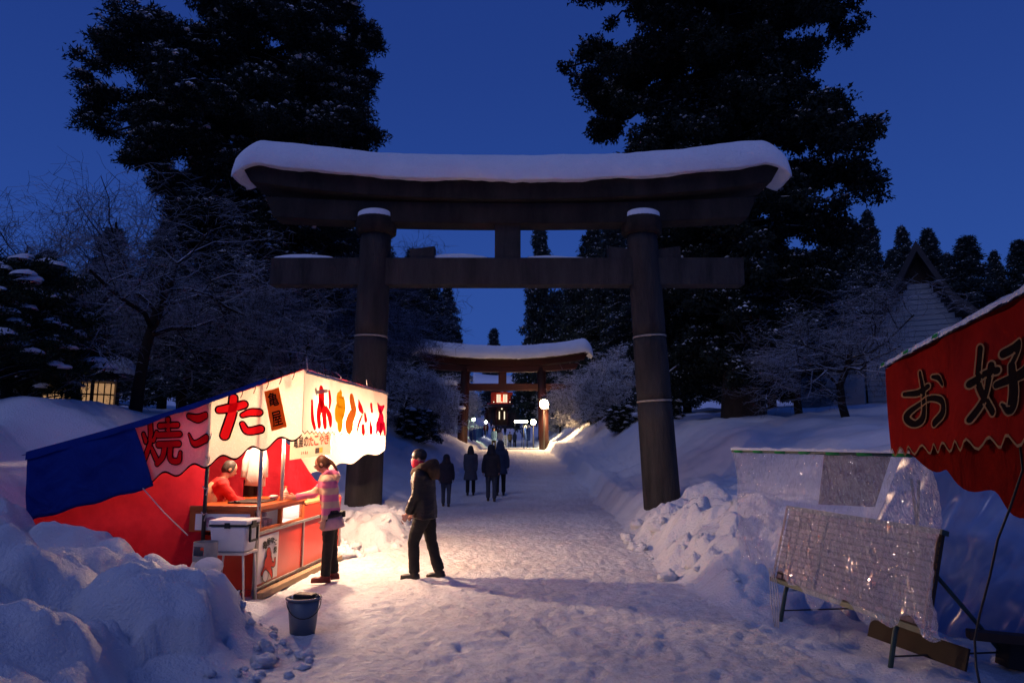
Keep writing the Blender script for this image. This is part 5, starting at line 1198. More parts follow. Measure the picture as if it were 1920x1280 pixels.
MB().grid(lambda u, v: bp3(Ln * EXT * u, 0, rwv(Ln * EXT * u, 0) + .004) * Vector((1, 1, 0)) + Vector((0, 0, rbf(u, 1)[2] + .008 - .014 * v)) if False else Vector((rbf(u, 1).x, rbf(u, 1).y, rbf(u, 1).z + .007 - .014 * v)) + bnrm * .005, 90, 1).build('hem', 'pale_edge', bn)
def rq(q4): 
    g = quadmap(q4, lambda px, py, o: bf(px, py)); 
    def f(x, y, o):
        p = g(x, y, 0); s = (Vector((p.x, p.y, 0)) - Vector((P1t.x, P1t.y, 0))).dot(bdir); return rel(p + bnrm * (rwv(s, p.z) + o + .002))
    return f
for st, q4 in ((O_, ((1703, 803), (1783, 792), (1781, 686), (1701, 700))), (SUKI, ((1822, 790), (1922, 772), (1924, 636), (1824, 655)))):
    brush(bn, 'letter', st, rq(q4), 'ink_dye', 'pale_edge', .018, off=.004)
# inner, lower layer of darker red cloth
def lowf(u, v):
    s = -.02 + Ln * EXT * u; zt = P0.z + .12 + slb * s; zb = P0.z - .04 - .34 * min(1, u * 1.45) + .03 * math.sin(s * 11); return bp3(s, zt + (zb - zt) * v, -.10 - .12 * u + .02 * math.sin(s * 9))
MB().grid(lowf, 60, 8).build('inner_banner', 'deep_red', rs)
# roof sheet, green band and snow ridge
nin = -bnrm
def rof(u, v):
    s = Ln * EXT * u; return bp3(s, P1t.z + sl * s + .01 + .10 * v, -1.6 * v + .01)
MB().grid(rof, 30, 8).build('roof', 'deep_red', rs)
def snf(u, v):
    s = -.02 + Ln * EXT * u; a = v * math.pi * 1.02; w = .055 + .012 * mnoise.noise(Vector((s * 6, 0, 3))); th = .045 + .02 * mnoise.noise(Vector((s * 4.5, 3, 1)))
    return bp3(s, P1t.z + sl * s + .008 + th * math.sin(a) + .008 * mnoise.noise(Vector((s * 14, v * 4, 0))), w * math.cos(a) - .02)
MB().grid(snf, 120, 10).build('snow_ridge', 'snow', rs)
MB().grid(lambda u, v: bp3(.3 + Ln * EXT * u * .95, P1t.z + sl * (.3 + Ln * EXT * u * .95) + .06 + .10 * v + .10 * min(1, v * 8) + .03 * mnoise.noise(Vector((u * 7, v * 7, 0))), -1.6 * v - .03), 40, 16).build('roof_snow', 'snow', rs)
for (s0, s1) in ((.06, .16), (.62, .74), (1.2, 1.3)): MB().grid(lambda u, v: bp3(s0 + (s1 - s0) * u, P1t.z + sl * (s0 + (s1 - s0) * u) + .012 + .022 * v, .045 - .006 * v), 6, 2).build('green_patch', 'green_band', rs)
for s, z1 in ((Ln * 1.35, P1t.z + .3),):
    q_ = bp3(s, 0, -.12); MB().tube([(q_.x, q_.y, -.2), (q_.x, q_.y, z1)], .022, 10).build('post', 'green_metal', rs)
# clear sheet in front of the rail
PA, PB = Vector((2.36, 7.4, 0)), Vector((2.86, 4.75, 0))
pl_ = (PB - PA); pd = pl_.normalized(); pn = Vector((pd.y, -pd.x, 0)); pn = pn if pn.x < 0 else -pn
ZR = at(1368, 846, 7.4).z
cs = empty('plastic_curtain', PA, 0, 'crumpled clear plastic sheet hanging over the tile board', 'plastic sheet')
def pf(u, v):
    L_ = pl_.length * (u + .02 * math.sin(v * 6)) ; zb = .58 + .12 * u - .18 * sst(.2, .45, u) + .05 * math.sin(u * 23) + .04 * math.sin(u * 51)
    z = ZR + (zb - ZR) * v; amp = .015 + .07 * v
    nn_ = mnoise.noise(Vector((u * 11, v * 2.2, 1))) * amp + .035 * mnoise.noise(Vector((u * 26, v * 7, 5))) * (.3 + v) + .018 * abs(mnoise.noise(Vector((u * 60, v * 14, 8))))
    return pd * L_ * (1 - .06 * v * (1 - u)) + pd * .09 * v * (1 - u) - pn * (-nn_ - .0) + Vector((0, 0, z))
MB().grid(pf, 150, 80).build('sheet', 'clear_plastic', cs)
MB().tube([Vector((0, 0, ZR + .005)), pl_ + Vector((0, 0, ZR + .005))], .014, 10).build('rail', 'green_metal', cs)
for i in range(7):
    a0, a1 = i / 7 + .02, i / 7 + .085; MB().tube([pl_ * a0 + Vector((0, 0, ZR + .004)), pl_ * a1 + Vector((0, 0, ZR + .004))], .0155, 10).build('green_band', 'green_band', cs)
def ps_(u, v):
    a = v * math.pi; th = .028 + .02 * mnoise.noise(Vector((u * 14, 0, 3))) + .012 * mnoise.noise(Vector((u * 40, 0, 8))); return pl_ * u + pn * (.026 * math.cos(a)) + Vector((0, 0, ZR + .016 + th * math.sin(a)))
MB().grid(ps_, 90, 8).build('snow_ridge', 'snow', cs)
for P in (): MB().tube([(P.x - PA.x, P.y - PA.y, -.1), (P.x - PA.x, P.y - PA.y, ZR)], .012, 8).build('post', 'green_metal', cs) if P is PB else None
for k in range(4):
    o_ = pl_ * .02 + pd * (.55 + .03 * k); MB().tube([o_ + Vector((0, 0, .62)), o_ + Vector((.01 * k, 0, .3)), o_ + Vector((.02, .01 * k, .08))], .004, 5).build('string', 'rope', cs)
# tile board on its easel
BL, BR = gp(1455, 1083, .38), gp(1738, 1180, .38); tilt = Vector((.21, .05, .70))
bd = empty('tile_board', (2.95, 6.1, 0), 0, 'leaning easel board covered with rows of small pale paper tiles', 'board'); BO = Vector((2.95, 6.1, 0))
e1 = (BR - BL); w_ = e1.length; e1 = e1.normalized(); e2 = tilt.normalized(); h_ = tilt.length; e3 = e1.cross(e2).normalized(); e3 = e3 if e3.x < 0 else -e3
def bpnt(a, b, c): return BL + e1 * a + e2 * b + e3 * c - BO
BM = Matrix((e1, e2, e3)).transposed()
def bbox_(a0, a1, b0, b1, c0, c1): 
    return MB().box(bpnt((a0 + a1) / 2, (b0 + b1) / 2, (c0 + c1) / 2), (a1 - a0, b1 - b0, c1 - c0), BM)
back = bbox_(0, w_, 0, h_, -.03, 0).build('backing', 'dark_wood', bd)
rows = 13; pitch = h_ / rows
secs = ((.03, .24), (.26, .66), (.70, w_ - .03))
tb = MB().box((0, 0, 0), (.086, .040, .012), BM).mesh('paper_tile')
tb.materials.append(MATS['tile_paper'])
trn = random.Random(9)
for r__ in range(rows):
    bbox_(.0, w_, r__ * pitch + .001, r__ * pitch + .010, .0, .026).build('ledge', 'dark_wood', bd)
    for (a0, a1) in secs:
        n = int((a1 - a0) / .087)
        for i in range(n):
            if trn.random() < .045: continue
            a = a0 + (i + .5) * (a1 - a0) / n + trn.uniform(-.003, .003); o = link('paper_tile', tb, None, bd, bpnt(a, r__ * pitch + .0315 + trn.uniform(-.001, .003), .010 + trn.uniform(0, .003)))
            o.rotation_euler = (0, 0, trn.uniform(-.03, .03)); o.scale = (trn.uniform(.92, 1.0),) * 3
bbox_(-.03, w_ + .03, h_, h_ + .04, -.035, .03).build('top_rail', 'green_metal', bd); bbox_(-.03, w_ + .03, -.045, -.001, -.035, .05).build('tray', 'green_metal', bd)
for a in (0, .25, .68, w_): bbox_(a - .012, a + .012, .0, h_ if a in (0, w_) else .2, .0275, .042).build('divider', 'wood' if a != .68 else 'black', bd)
bbox_(.668, .692, .02, h_, .0, .03).build('divider', 'black', bd)
for a in (.2, w_ - .32):
    p = bpnt(a, 0, 0); MB().tube([bpnt(a, .25, -.05), p + Vector((-.02, 0, -.1)), (p.x - .10, p.y - .02, -.03)], .02, 10).build('front_leg', 'green_metal', bd)
    MB().tube([bpnt(a, h_ * .8, -.05), (p.x + 1.0, p.y + .1, -.03)], .018, 10).build('rear_leg', 'green_metal', bd)
    MB().tube([(p.x - .08, p.y - .02, .10), (p.x + .95, p.y + .1, .10)], .008, 6).build('stretcher', 'black_metal', bd)
q_ = bpnt(w_ - .25, h_, 0)
for dx in (-.16, .06): MB().tube([q_ + Vector((0, 0, .02)), q_ + Vector((dx * .3, dx, .42))], .012, 8).build('strut', 'green_metal', bd)
MB().box(Vector((3.36, 6.0, .16)) - BO, (.02, 1.0, .17), Matrix.Rotation(R(14), 3, 'Z') @ Matrix.Rotation(R(20), 3, 'Y')).build('skirt_board', pm('old_board', (.03, .018, .011), (.02, .012, .008), scale=3, rough=.8), bd)
# cloth panel and blue sheet behind, timber, cable
fr = empty('brown_cloth_panel', (3.3, 7.5, 0), 0, 'brown cloth panel hanging behind the clear plastic sheet', 'cloth')
g_ = quadmap(((1535, 945), (1640, 950), (1672, 852), (1545, 852)), lambda px, py, o: at(px, py, 7.5 + o) - Vector((3.3, 7.5, 0)))
MB().grid(lambda u, v: g_(u, v, .05 * mnoise.noise(Vector((u * 5, v * 3, 0)))), 16, 12).build('cloth', 'brown_cloth', fr, solid=.006)
bs = empty('blue_sheet', (4.2, 6.2, 0), 0, 'blue tarpaulin sheet sloping to the snow behind the tile board', 'tarpaulin')
def bsf(u, v):
    p = Vector((3.95 + 1.9 * u, 6.9 - 2.3 * u + .7 * (1 - v), 0.0 + 1.75 * v)); n_ = .18 * mnoise.noise(Vector((u * 4, v * 2, 3))) + .09 * mnoise.noise(Vector((u * 12, v * 2.5, 6))) + .03 * mnoise.noise(Vector((u * 30, v * 8, 6))); return p + Vector((-n_ - .5 * (1 - v), -n_, 0)) - Vector((4.2, 6.2, 0))
MB().grid(bsf, 90, 40).build('sheet', 'blue_film', bs)
p = gp(1815, 1200, .22); tag(MB().bar((p.x, p.y, .27), (p.x + 1.1, p.y - .35, .24), .11, .07).build('timber', 'board_brown', None, bevel=.008), 'brown timber beam sticking out beside the tile board', 'timber')
tag(MB().bar((p.x + .35, p.y + .05, .0), (p.x + .40, p.y + .05, .235), .16, .14).build('timber', 'dark_wood', None, bevel=.008), 'short dark block propping the brown beam', 'timber')
pts = [bf(1863, 880, -.12), bf(1867, 950, -.06), bf(1862, 1010, -.02), bf(1856, 1080, .0), bf(1846, 1150, .02), bf(1836, 1200, .02), bf(1843, 1250, .03), bf(1860, 1290, .05)]
pts = [pts[0] + Vector((0, 0, .25))] + pts; pts[-1].z = max(.03, pts[-1].z)
tag(MB().tube(pts, .006, 6).build('power_cable', 'black'), 'thin black cable dangling from the red banner', 'cable')
p = gp(1760, 1095, .0); tag(MB().loft([(p.x, p.y, 0), (p.x, p.y, .5), (p.x, p.y, .52)], [.1, .12, .11], [.1, .12, .11], (1, 0, 0), 18).build('bin', 'black'), 'black bin standing behind the tile board', 'bin')
# small white sign on the far path
Y = 72; c = at(947.5, 826, Y); zg = hz(c.x, Y); sb = empty('sign_board', (c.x, Y, zg), 0, 'upright white lettered sign board standing on the far path', 'sign')
z0 = zc(836, Y) - zg; z1 = zc(816, Y) - zg; w = 3.4 / (F / Y)
pn_ = MB().b2((-w, -.03, z0), (w, .03, z1)).build('panel', 'poster', sb)
for s in (-1, 1): MB().b2((s * w * .85 - .03, -.02, -.1), (s * w * .85 + .03, .02, z0)).build('leg', 'black_metal', sb)
for i in range(4): link('lettering_mark', strokes_mesh('m', [[(.1, .8, .14), (.9, .82, .14)], [(.5, 1, .13), (.45, .1, .13)], [(.15, .4 + .05 * i, .12), (.85, .3, .12)]], lambda x, y, o, i=i: (-w * .6 + 1.2 * w * x, -.032 - o, z1 - (z1 - z0) * (.05 + .235 * i + .19 * (1 - y))), .002), 'ink', pn_)
# ------------------------------------------------------------------ people
pm('skin', (.50, .27, .19), (.46, .24, .165), scale=6, rough=.55)
pm('hair_brown', (.055, .022, .010), (.085, .036, .016), scale=30, rough=.45, stretch=(1, 1, .15))
pm('hair_grey', (.05, .042, .04), (.02, .017, .016), scale=24, rough=.6, stretch=(.3, 1, 1))
pm('hair_black', (.012, .010, .010), (.02, .016, .014), scale=20, rough=.5)
pm('black_pants', (.010, .009, .009), (.018, .016, .015), scale=9, rough=.85, bump=.006, bscale=14)
pm('denim', (.02, .03, .055), (.028, .04, .07), scale=9, rough=.85, bump=.006, bscale=14)
pm('puffer', (.009, .007, .006), (.016, .012, .009), scale=7, rough=.42, bump=.02, bscale=7, stretch=(.5, .5, 3))
pm('fur', (.075, .04, .02), (.025, .014, .009), scale=30, rough=.95, bump=.03, bscale=40)
pm('dark_coat', (.012, .012, .018), (.022, .021, .03), scale=6, rough=.8, bump=.012, bscale=9)
pm('grey_coat', (.045, .045, .06), (.06, .06, .078), scale=6, rough=.85, bump=.012, bscale=9)
pm('navy_coat', (.02, .03, .06), (.03, .04, .075), scale=6, rough=.8, bump=.012, bscale=9)
pm('sky_coat', (.10, .22, .36), (.08, .18, .3), scale=6, rough=.8)
pm('white_coat', (.45, .42, .40), (.38, .36, .35), scale=6, rough=.8)
pm('tan_coat', (.16, .10, .06), (.12, .075, .045), scale=6, rough=.8)
pm('red_coat', (.25, .02, .02), (.2, .016, .016), scale=6, rough=.8)
pm('red_knit', (.60, .03, .03), (.5, .02, .02), scale=12, rough=.85, bump=.006, bscale=50)
pm('mask_red', (.75, .03, .07), None, rough=.7)
pm('beige', (.50, .32, .20), (.44, .27, .16), scale=8, rough=.85, bump=.006, bscale=20)
pm('boot_black', (.018, .015, .014), None, rough=.35)
pm('boot_red', (.14, .02, .015), (.1, .015, .012), scale=8, rough=.4)
pm('plaid', (.62, .36, .34), (.5, .28, .3), scale=14, rough=.85)
m, t, o = nt('stripe_knit')                 # pink and cream bands knitted round the body
b = t.nodes.new('ShaderNodeBsdfPrincipled'); b.inputs['Roughness'].default_value = .9; t.links.new(b.outputs[0], o.inputs[0])
tc = t.nodes.new('ShaderNodeTexCoord'); sp = t.nodes.new('ShaderNodeSeparateXYZ'); t.links.new(tc.outputs['Object'], sp.inputs[0])
mm = t.nodes.new('ShaderNodeMath'); mm.operation = 'MULTIPLY'; mm.inputs[1].default_value = 1 / .172; md = t.nodes.new('ShaderNodeMath'); md.operation = 'FRACT'
rp = t.nodes.new('ShaderNodeValToRGB'); rp.color_ramp.interpolation = 'LINEAR'; rp.color_ramp.elements[0].position = .48; rp.color_ramp.elements[1].position = .51
rp.color_ramp.elements[0].color = (.66, .16, .30, 1); rp.color_ramp.elements[1].color = (.60, .40, .28, 1)
e_ = rp.color_ramp.elements.new(.985); e_.color = (.60, .40, .28, 1); e_ = rp.color_ramp.elements.new(1.0); e_.color = (.66, .16, .30, 1)
t.links.new(sp.outputs['Z'], mm.inputs[0]); t.links.new(mm.outputs[0], md.inputs[0]); t.links.new(md.outputs[0], rp.inputs[0]); t.links.new(rp.outputs[0], b.inputs['Base Color']); MATS['stripe_knit'] = m
n1 = t.nodes.new('ShaderNodeTexNoise'); n1.inputs['Scale'].default_value = 16; n1.inputs['Detail'].default_value = 4; bpn = t.nodes.new('ShaderNodeBump'); bpn.inputs['Distance'].default_value = .012
t.links.new(tc.outputs['Object'], n1.inputs['Vector']); t.links.new(n1.outputs['Fac'], bpn.inputs['Height']); t.links.new(bpn.outputs[0], b.inputs['Normal'])

def remeshed(mb, name, mat, parent, vox, smooth=4, noise=0.0):
    o = mb.build(name, mat, parent)
    md = o.modifiers.new('r', 'REMESH'); md.mode = 'VOXEL'; md.voxel_size = vox; md.use_smooth_shade = True
    if smooth: ms = o.modifiers.new('s', 'SMOOTH'); ms.iterations = smooth; ms.factor = .5
    frozen(o)
    if noise:
        co = np.empty(len(o.data.vertices) * 3, dtype=np.float32); o.data.vertices.foreach_get('co', co); co = co.reshape(-1, 3); nn_ = np.array([v.normal[:] for v in o.data.vertices])
        d = np.array([mnoise.noise(Vector(c) * 9 + Vector((3, 1, 7))) + .6 * mnoise.noise(Vector((c[0] * 6, c[1] * 6, c[2] * 26))) for c in co]); co += nn_ * (d * noise)[:, None]
        o.data.vertices.foreach_set('co', co.ravel()); o.data.update()
    return o
def person(loc, rz, label, H=1.7, vox=.02, coat='dark_coat', coat_low=.80, flare=1.0, pants='black_pants', boots='boot_black', skin='skin', head='hood', hair='hair_black',
           legs=((0, 0), (0, 0)), arms=((0, .08, .15), (0, .08, .15)), lean=0.0, head_yaw=0.0, head_pitch=0.0, bulk=1.0, group=None, extra=None, name='person', fine_hands=False, seat=0):
    k = H / 1.7; t = empty(name, loc, rz, label, 'person', group); S = lambda *p: Vector(p) * k
    HIP = .90
    # legs first: find ground
    L = []
    for s, (a, bnd) in zip((-1, 1), legs):
        hip = Vector((s * .09, 0, HIP)); kn = hip + Vector((s * .01, math.sin(a) * .42, -math.cos(a) * .42)); an = kn + Vector((0, math.sin(a - bnd) * .41, -math.cos(a - bnd) * .41)); L.append([hip, kn, an, a - bnd])
    dz = .075 - min(l[2].z for l in L)
    if seat: dz = seat
    for l in L:
        for i in range(3): l[i].z += dz
    hz_ = HIP + dz
    cl_, sl_ = math.cos(lean), math.sin(lean)
    def U(p):                                       # bend the upper body at the hips
        p = Vector(p); z = p.z - HIP; y = p.y; return Vector((p.x, y * cl_ + z * sl_, hz_ + z * cl_ - y * sl_))
    sc = lambda pts: [p * k for p in pts]; kk = lambda a, f=1: [x * k * f for x in a]
    body = MB(); coatm = MB(); pan = MB()
    # torso
    tz = [HIP - .06, HIP + .08, 1.15, 1.30, 1.40, 1.455]; trx = [.155, .15, .145, .17, .15, .07]; try_ = [.10, .10, .10, .105, .085, .06]
    body.loft(sc([U((0, 0, z)) for z in tz]), kk(trx, .88), kk(try_, .88), (1, 0, 0))
    body.loft(sc([U((0, 0, 1.42)), U((0, .01, 1.47)), U((0, .025, 1.53))]), kk([.06, .055, .055]), kk([.06, .057, .06]), (1, 0, 0))
    cz = [coat_low, coat_low + .03] + [z for z in tz if z > coat_low + .06]
    def cx(z): return np.interp(z, [.3, .6] + tz, [.19 * flare, .185 * flare] + [a * 1.0 for a in trx])
    def cyv(z): return np.interp(z, [.3, .6] + tz, [.15 * flare, .145 * flare] + [a * 1.0 for a in try_])
    cpts = [U((0, 0, z)) if z >= HIP - .06 else Vector((0, (L[0][1].y + L[1][1].y) * .25 * (HIP - z) / .4, z + dz)) for z in cz]
    coatm.loft(sc(cpts), kk([cx(z) * 1.16 * bulk for z in cz]), kk([cyv(z) * 1.28 * bulk for z in cz]), (1, 0, 0), 20)
    # arms
    hands = []
    for s, (f, out, bend) in zip((-1, 1), arms):
        sh = U((s * .168, -.005, 1.365)); 
        def dirv(f, out): v = Vector((s * math.sin(out), math.sin(f) * math.cos(out), -math.cos(f) * math.cos(out))); return v
        el = sh + dirv(f + lean * .0, out) * .275; wr = el + dirv(f + bend, out * .3 - .05) * .245; hd = wr + dirv(f + bend + .1, 0) * .08
        coatm.loft(sc([sh + Vector((-s * .04, 0, .02)), sh, (sh + el) / 2, el, (el + wr) / 2, wr]), kk([.075, .078, .066, .06, .055, .046], bulk), kk([.075, .078, .066, .06, .055, .046], bulk), (0, 1, .2), 12)
        body.loft(sc([sh, el, wr]), kk([.045, .04, .026]), kk([.045, .04, .03]), (0, 1, .2), 10)
        d = (hd - wr).normalized(); side = Vector((0, 1, 0)); side = (side - d * side.dot(d)).normalized(); nrm = d.cross(side)
        body.loft(sc([wr, wr + d * .035, wr + d * .08, wr + d * .095]), kk([.026, .038, .042, .036]), kk([.02, .016, .015, .012]), side, 10)
        for q_, (o, ln) in enumerate(((-.031, .062), (-.011, .075), (.010, .07), (.030, .055))):
            b0 = wr + d * .088 + side * o; c = nrm * (-s) * .012; body.tube(sc([b0 - d * .015, b0 + d * ln * .5 + c * .3, b0 + d * ln + c * 1.6]), kk([.0095, .009, .0065]), 6)
        b0 = wr + d * .03 + side * .034; body.tube(sc([b0 - side * .012, b0 + side * .022 + d * .022, b0 + side * .028 + d * .05]), kk([.012, .0105, .008]), 6)
        hands.append((wr, hd))
    # legs
    for (hip, kn, an, fa) in L:
        body.loft(sc([hip, kn, an]), kk([.07, .05, .035]), kk([.075, .05, .035]), (1, 0, 0), 10)
        pan.loft(sc([hip + Vector((0, 0, .06)), hip + Vector((0, 0, -.05)), (hip + kn) / 2, kn, (kn + an) / 2, an + Vector((0, 0, .015))]), kk([.09, .098, .085, .068, .064, .064], .5 + .5 * bulk), kk([.10, .105, .092, .072, .068, .068], .5 + .5 * bulk), (1, 0, 0), 14)
    pan.loft(sc([U((0, 0, HIP - .1)), U((0, 0, HIP)), U((0, 0, HIP + .1))]), kk([.14, .165, .155]), kk([.1, .115, .105]), (1, 0, 0), 16)
    # head
    hc = U((0, .03, 1.535)); HM = Matrix.Rotation(-head_yaw, 3, 'Z') @ Matrix.Rotation(-head_pitch - lean * .6, 3, 'X')
    hp = lambda x, y, z: (hc + HM @ Vector((x, y, z))) * k
    body.ball(hp(0, 0, .075), kk((.074, .092, .098)), 18, 14, HM); body.ball(hp(0, .028, .015), kk((.055, .062, .06)), 14, 10, HM)
    body.ball(hp(0, .098, .05), kk((.014, .022, .02)), 8, 6, HM); body.ball(hp(0, .088, .012), kk((.024, .014, .012)), 8, 6, HM)
    for s in (-1, 1): body.ball(hp(s * .075, -.005, .055), kk((.012, .022, .032)), 8, 6, HM)
    remeshed(body, 'body', skin, t, vox * .62 if fine_hands else vox, 2)
    remeshed(pan, 'trousers', pants, t, vox, 5, .008 if vox < .022 else 0)
    remeshed(coatm, 'coat', coat, t, vox, 5, .009 if vox < .022 else 0)
    for (hip, kn, an, fa), s in zip(L, (-1, 1)):
        fd = Vector((0, math.cos(fa * .8), math.sin(fa * .8) * .7)); up = Vector((0, -fd.z, fd.y)); a0 = an - up * .03
        bm = MB().loft(sc([a0 - fd * .075, a0 - fd * .05, a0 + fd * .05, a0 + fd * .14, a0 + fd * .185]), kk([.025, .042, .045, .048, .03]), kk([.03, .043, .040, .032, .02]), (1, 0, 0), 14)
        bm.tube(sc([an - up * .01, an + up * .14]), kk([.046, .058]), 12); bm.loft(sc([a0 - fd * .08 - up * .036, a0 + fd * .19 - up * .036]), kk([.045, .048]), kk([.01, .01]), (1, 0, 0), 12)
        remeshed(bm, 'boot', boots, t, max(.012, vox * .8), 2)
    # face and headgear
    if vox < .02:
        for s in (-1, 1):
            MB().ball(hp(s * .030, .086, .068), kk((.008, .005, .0045)), 8, 6, HM).build('eye', 'black', t)
        MB().tube([hp(-.02, .1, .012), hp(0, .103, .010), hp(.02, .1, .012)], .003 * k, 6).build('mouth', 'faded_print', t)
    if head == 'hood':
        hm = MB(); hm.ball(hp(0, -.018, .075), kk((.122, .125, .132)), 18, 14, HM); hm.loft([hp(0, -.035, -.15), hp(0, -.035, -.09), hp(0, -.025, -.02), hp(0, -.02, .06)], kk([.19, .165, .135, .11]), kk([.12, .13, .12, .1]), (1, 0, 0), 16)
        remeshed(hm, 'hood', coat, t, vox, 4)
    elif head in ('hair', 'ponytail', 'long'):
        hm = MB(); hm.ball(hp(0, -.022, .092), kk((.086, .094, .092)), 18, 14, HM); hm.ball(hp(0, -.05, .05), kk((.08, .06, .08)), 14, 10, HM)
        for s in (-1, 1): hm.ball(hp(s * .066, .012, .055), kk((.018, .038, .055)), 10, 8, HM)
        if head == 'ponytail': hm.loft([hp(0, -.085, .08), hp(0, -.115, .06), hp(0, -.14, 0), hp(.0, -.15, -.08), hp(0, -.155, -.16)], kk([.022, .026, .028, .024, .006]), kk([.022, .026, .026, .02, .006]), (1, 0, 0), 12)
        if head == 'long': hm.loft([hp(0, -.05, .08), hp(0, -.085, -.02), hp(0, -.10, -.14), hp(0, -.11, -.24)], kk([.10, .12, .125, .10]), kk([.06, .055, .05, .03]), (1, 0, 0), 14)
        remeshed(hm, 'hair', hair, t, min(vox, .014), 3)
    elif head == 'beanie':
        hm = MB(); hm.ball(hp(0, -.006, .105), kk((.092, .106, .094)), 18, 14, HM)
        remeshed(hm, 'beanie', hair, t, min(vox, .016), 3)
    if extra: extra(t, hp, HM, k, U, hands, kk, sc)
    return t
def face(rz_dir): return rz_dir
# customer in the striped hoodie
def cust(t, hp, HM, k, U, hands, kk, sc):
    for s in (-1, 1): MB().tube([hp(s * .032 + .022 * math.cos(a), .104 - abs(math.cos(a)) * .002, .068 + .017 * math.sin(a)) for a in np.linspace(0, 6.283, 13)], .0028, 5, cap=False).build('glasses', 'black', t)
    MB().tube([hp(-.055, .1, .07), hp(-.08, .0, .072)], .0028, 5).build('glasses', 'black', t); MB().tube([hp(.055, .1, .07), hp(.08, .0, .072)], .0028, 5).build('glasses', 'black', t)
    hd = MB(); hd.loft(sc([U((0, -.11, 1.46)), U((0, -.135, 1.38)), U((0, -.12, 1.30))]), kk([.10, .12, .05]), kk([.05, .05, .02]), (1, 0, 0), 14)
    for s in (-1, 1): hd.loft(sc([U((s * .03, -.11, 1.45)), U((s * .095, -.02, 1.475)), U((s * .05, .085, 1.42))]), kk([.05, .035, .02]), kk([.035, .03, .015]), (0, 0, 1), 10)
    remeshed(hd, 'hood', 'stripe_knit', t, .012, 3)
    MB().loft(sc([U((0, 0, .70)), U((0, 0, .74)), U((0, 0, .86))]), kk([.215, .21, .19]), kk([.165, .16, .14]), (1, 0, 0), 24).build('plaid_tail', 'plaid', t)
    MB().loft(sc([U((0, 0, .855)), U((0, 0, .865)), U((0, 0, .905)), U((0, 0, .915))]), kk([.19, .205, .205, .19]), kk([.14, .152, .152, .14]), (1, 0, 0), 24).build('waist_bag', 'black_pants', t)
    MB().loft(sc([U((.1, -.15, .82)), U((.1, -.155, .90))]), kk([.07, .07]), kk([.035, .04]), (1, 0, 0), 14).build('bag_pouch', 'black_pants', t)
p = gp(616, 1091); person((p.x, p.y, hz(p.x, p.y)), R(102), 'woman in pink and cream striped hoodie leaning to the counter', 1.62, .013, 'stripe_knit', .88, 1, 'black_pants', 'boot_red', head='ponytail', hair='hair_brown', legs=((.06, .02), (-.06, .03)), arms=((-.02, .05, .12), (.75, .05, .65)), lean=.15, head_pitch=.35, head_yaw=.15, bulk=1.02, extra=cust, fine_hands=True)
# man striding past in the fur-collared jacket
def walker(t, hp, HM, k, U, hands, kk, sc):
    MB().loft([hp(0, .02, -.055), hp(0, .022, -.01), hp(0, .022, .03), hp(0, .02, .05)], kk([.06, .075, .080, .078]), kk([.07, .088, .092, .085]), HM @ Vector((1, 0, 0)), 20).build('red_mask', 'mask_red', t)
    fm = MB(); 
    for i in range(18):
        a = 2 * math.pi * i / 18; fm.ball(sc([U((.125 * math.cos(a), -.035 + .13 * math.sin(a), 1.46 - .05 * math.sin(a)))])[0], .07 * k, 8, 6)
    fm.loft(sc([U((0, -.13, 1.5)), U((0, -.17, 1.42)), U((0, -.16, 1.3))]), kk([.15, .17, .11]), kk([.08, .09, .05]), (1, 0, 0), 14)
    remeshed(fm, 'fur_hood', 'fur', t, .016, 1, .022)
p = gp(795, 1083); person((p.x, p.y, hz(p.x, p.y)), R(82), 'man in dark quilted jacket with fur hood and red mask walking by', 1.72, .015, 'puffer', .80, .98, 'black_pants', 'boot_black', head='beanie', hair='hair_black', legs=((.30, .34), (-.15, .14)), arms=((.12, .1, .35), (.18, .1, .3)), lean=.10, head_yaw=-.1, bulk=1.24, extra=walker)
# stall keeper bent over the griddle
def keeper(t, hp, HM, k, U, hands, kk, sc):
    MB().loft(sc([U((0, -.02, .84)), U((0, -.03, 1.0)), U((0, -.035, 1.2)), U((0, -.03, 1.36))]), kk([.19, .185, .185, .15]), kk([.15, .14, .145, .10]), (1, 0, 0), 24).build('vest', 'beige', t)
q_ = swl(-.98, .62, 0); person((q_.x, q_.y, 0), R(-58), 'stall keeper in red top and beige vest bent over the counter', 1.60, .015, 'red_knit', .80, 1, 'black_pants', 'boot_black', head='hair', hair='hair_grey', legs=((.1, .2), (-.05, .1)), arms=((.7, .1, .55), (.65, .1, .6)), lean=.32, head_pitch=.35, extra=keeper, fine_hands=True, bulk=1.05)
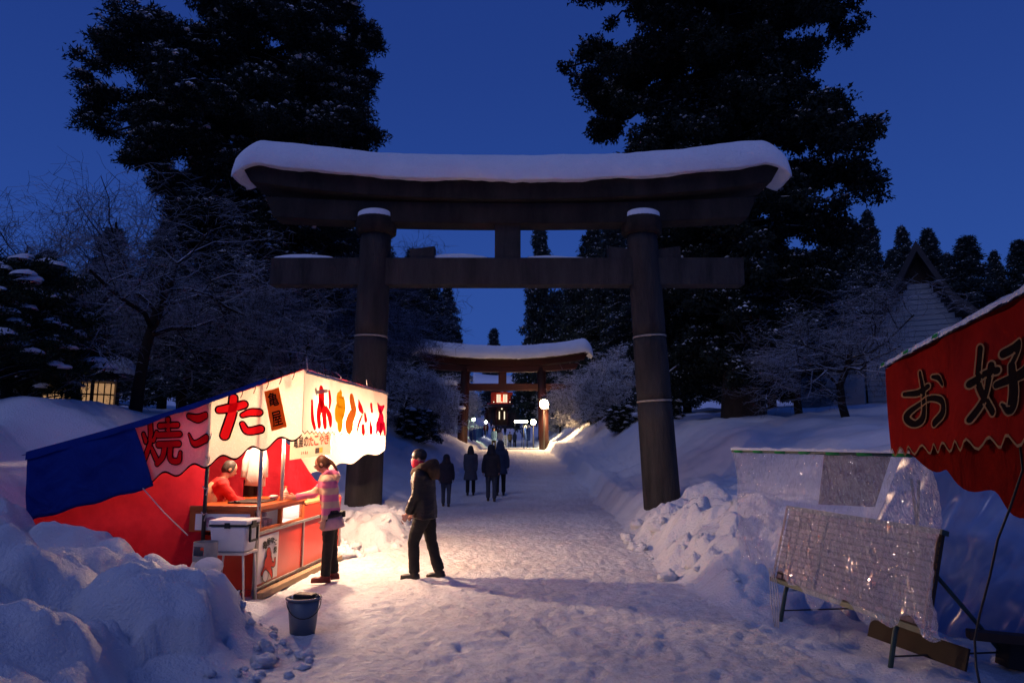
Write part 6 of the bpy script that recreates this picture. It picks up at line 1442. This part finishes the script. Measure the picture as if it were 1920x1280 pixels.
# walkers between the gates, seen from behind
GW = 'walkers between the two gates'
for (px, py, H, lb, ct_, low, pn2, hd_, hr, lg, am, yw) in [
    (836, 949, 1.46, 'short walker in dark hooded jacket and jeans, apart from the others', 'dark_coat', .76, 'denim', 'hood', 'hair_black', ((.16, .10), (-.14, .12)), ((-.15, .22, .2), (.2, .2, .2)), 0.0),
    (882, 934, 1.60, 'long-haired walker in grey knee-length coat', 'grey_coat', .52, 'black_pants', 'long', 'hair_black', ((-.12, .1), (.14, .08)), ((.1, .1, .1), (-.1, .1, .1)), 0.05),
    (921, 941, 1.70, 'broad walker in black hooded jacket swinging one arm wide', 'dark_coat', .74, 'denim', 'hood', 'hair_black', ((.15, .08), (-.12, .1)), ((-.1, .28, .15), (.1, .22, .2)), 0.0),
    (938, 934, 1.76, 'tall walker in navy hooded coat half hidden behind the broad one', 'navy_coat', .66, 'black_pants', 'hood', 'hair_black', ((-.12, .1), (.14, .08)), ((.1, .1, .1), (-.05, .25, .15)), 0.0)]:
    p = gp(px, py); person((p.x, p.y, hz(p.x, p.y)), R(yw * 57), lb, H, .022, ct_, low, 1.05, pn2, 'boot_black', head=hd_, hair=hr, legs=lg, arms=am, bulk=1.12, group=GW)
GF = 'visitors on the far path'
fp = [(926, 50, 'sky_coat', 'beanie', 'visitor in light blue jacket and knit cap behind the four walkers'), (938, 62, 'white_coat', 'hair', 'visitor in pale jacket beside the white sign board'), (956, 74, 'tan_coat', 'hair', 'visitor in brown coat right of the white sign board'), (965, 78, 'navy_coat', 'hood', 'visitor in dark blue coat walking alone right of the sign'),
      (947, 112, 'dark_coat', 'hair', 'dark-coated visitor standing before the tower gate steps'), (925, 108, 'tan_coat', 'hair', 'visitor in tan coat in the crowd near the tower gate'), (934, 104, 'tan_coat', 'hood', 'hooded visitor in brown in the crowd near the tower gate'), (929.5, 118, 'dark_coat', 'hair', 'dark visitor at the rear of the crowd'), (939, 120, 'grey_coat', 'hair', 'grey-coated visitor at the rear of the crowd'),
      (909, 100, 'red_coat', 'hair', 'visitor in dark red coat beside the left banners'), (913, 104, 'red_coat', 'hood', 'hooded visitor in red next to the banner row end'), (921, 126, 'grey_coat', 'hood', 'hooded grey visitor left of the crowd')]
for i, (px, Y, ct_, hd_, lb) in enumerate(fp):
    x = at(px, 820, Y).x; s_ = 1 if i % 2 else -1
    person((x, Y, hz(x, Y)), R((i * 37) % 30 - 15), lb, 1.58 + .04 * (i % 4), .034, ct_, .72, 1.05, 'black_pants', 'boot_black', head=hd_, legs=((.14 * s_, .1), (-.12 * s_, .1)), arms=((-.1 * s_, .12, .15), (.15 * s_, .12, .15)), bulk=1.1, group=GF)
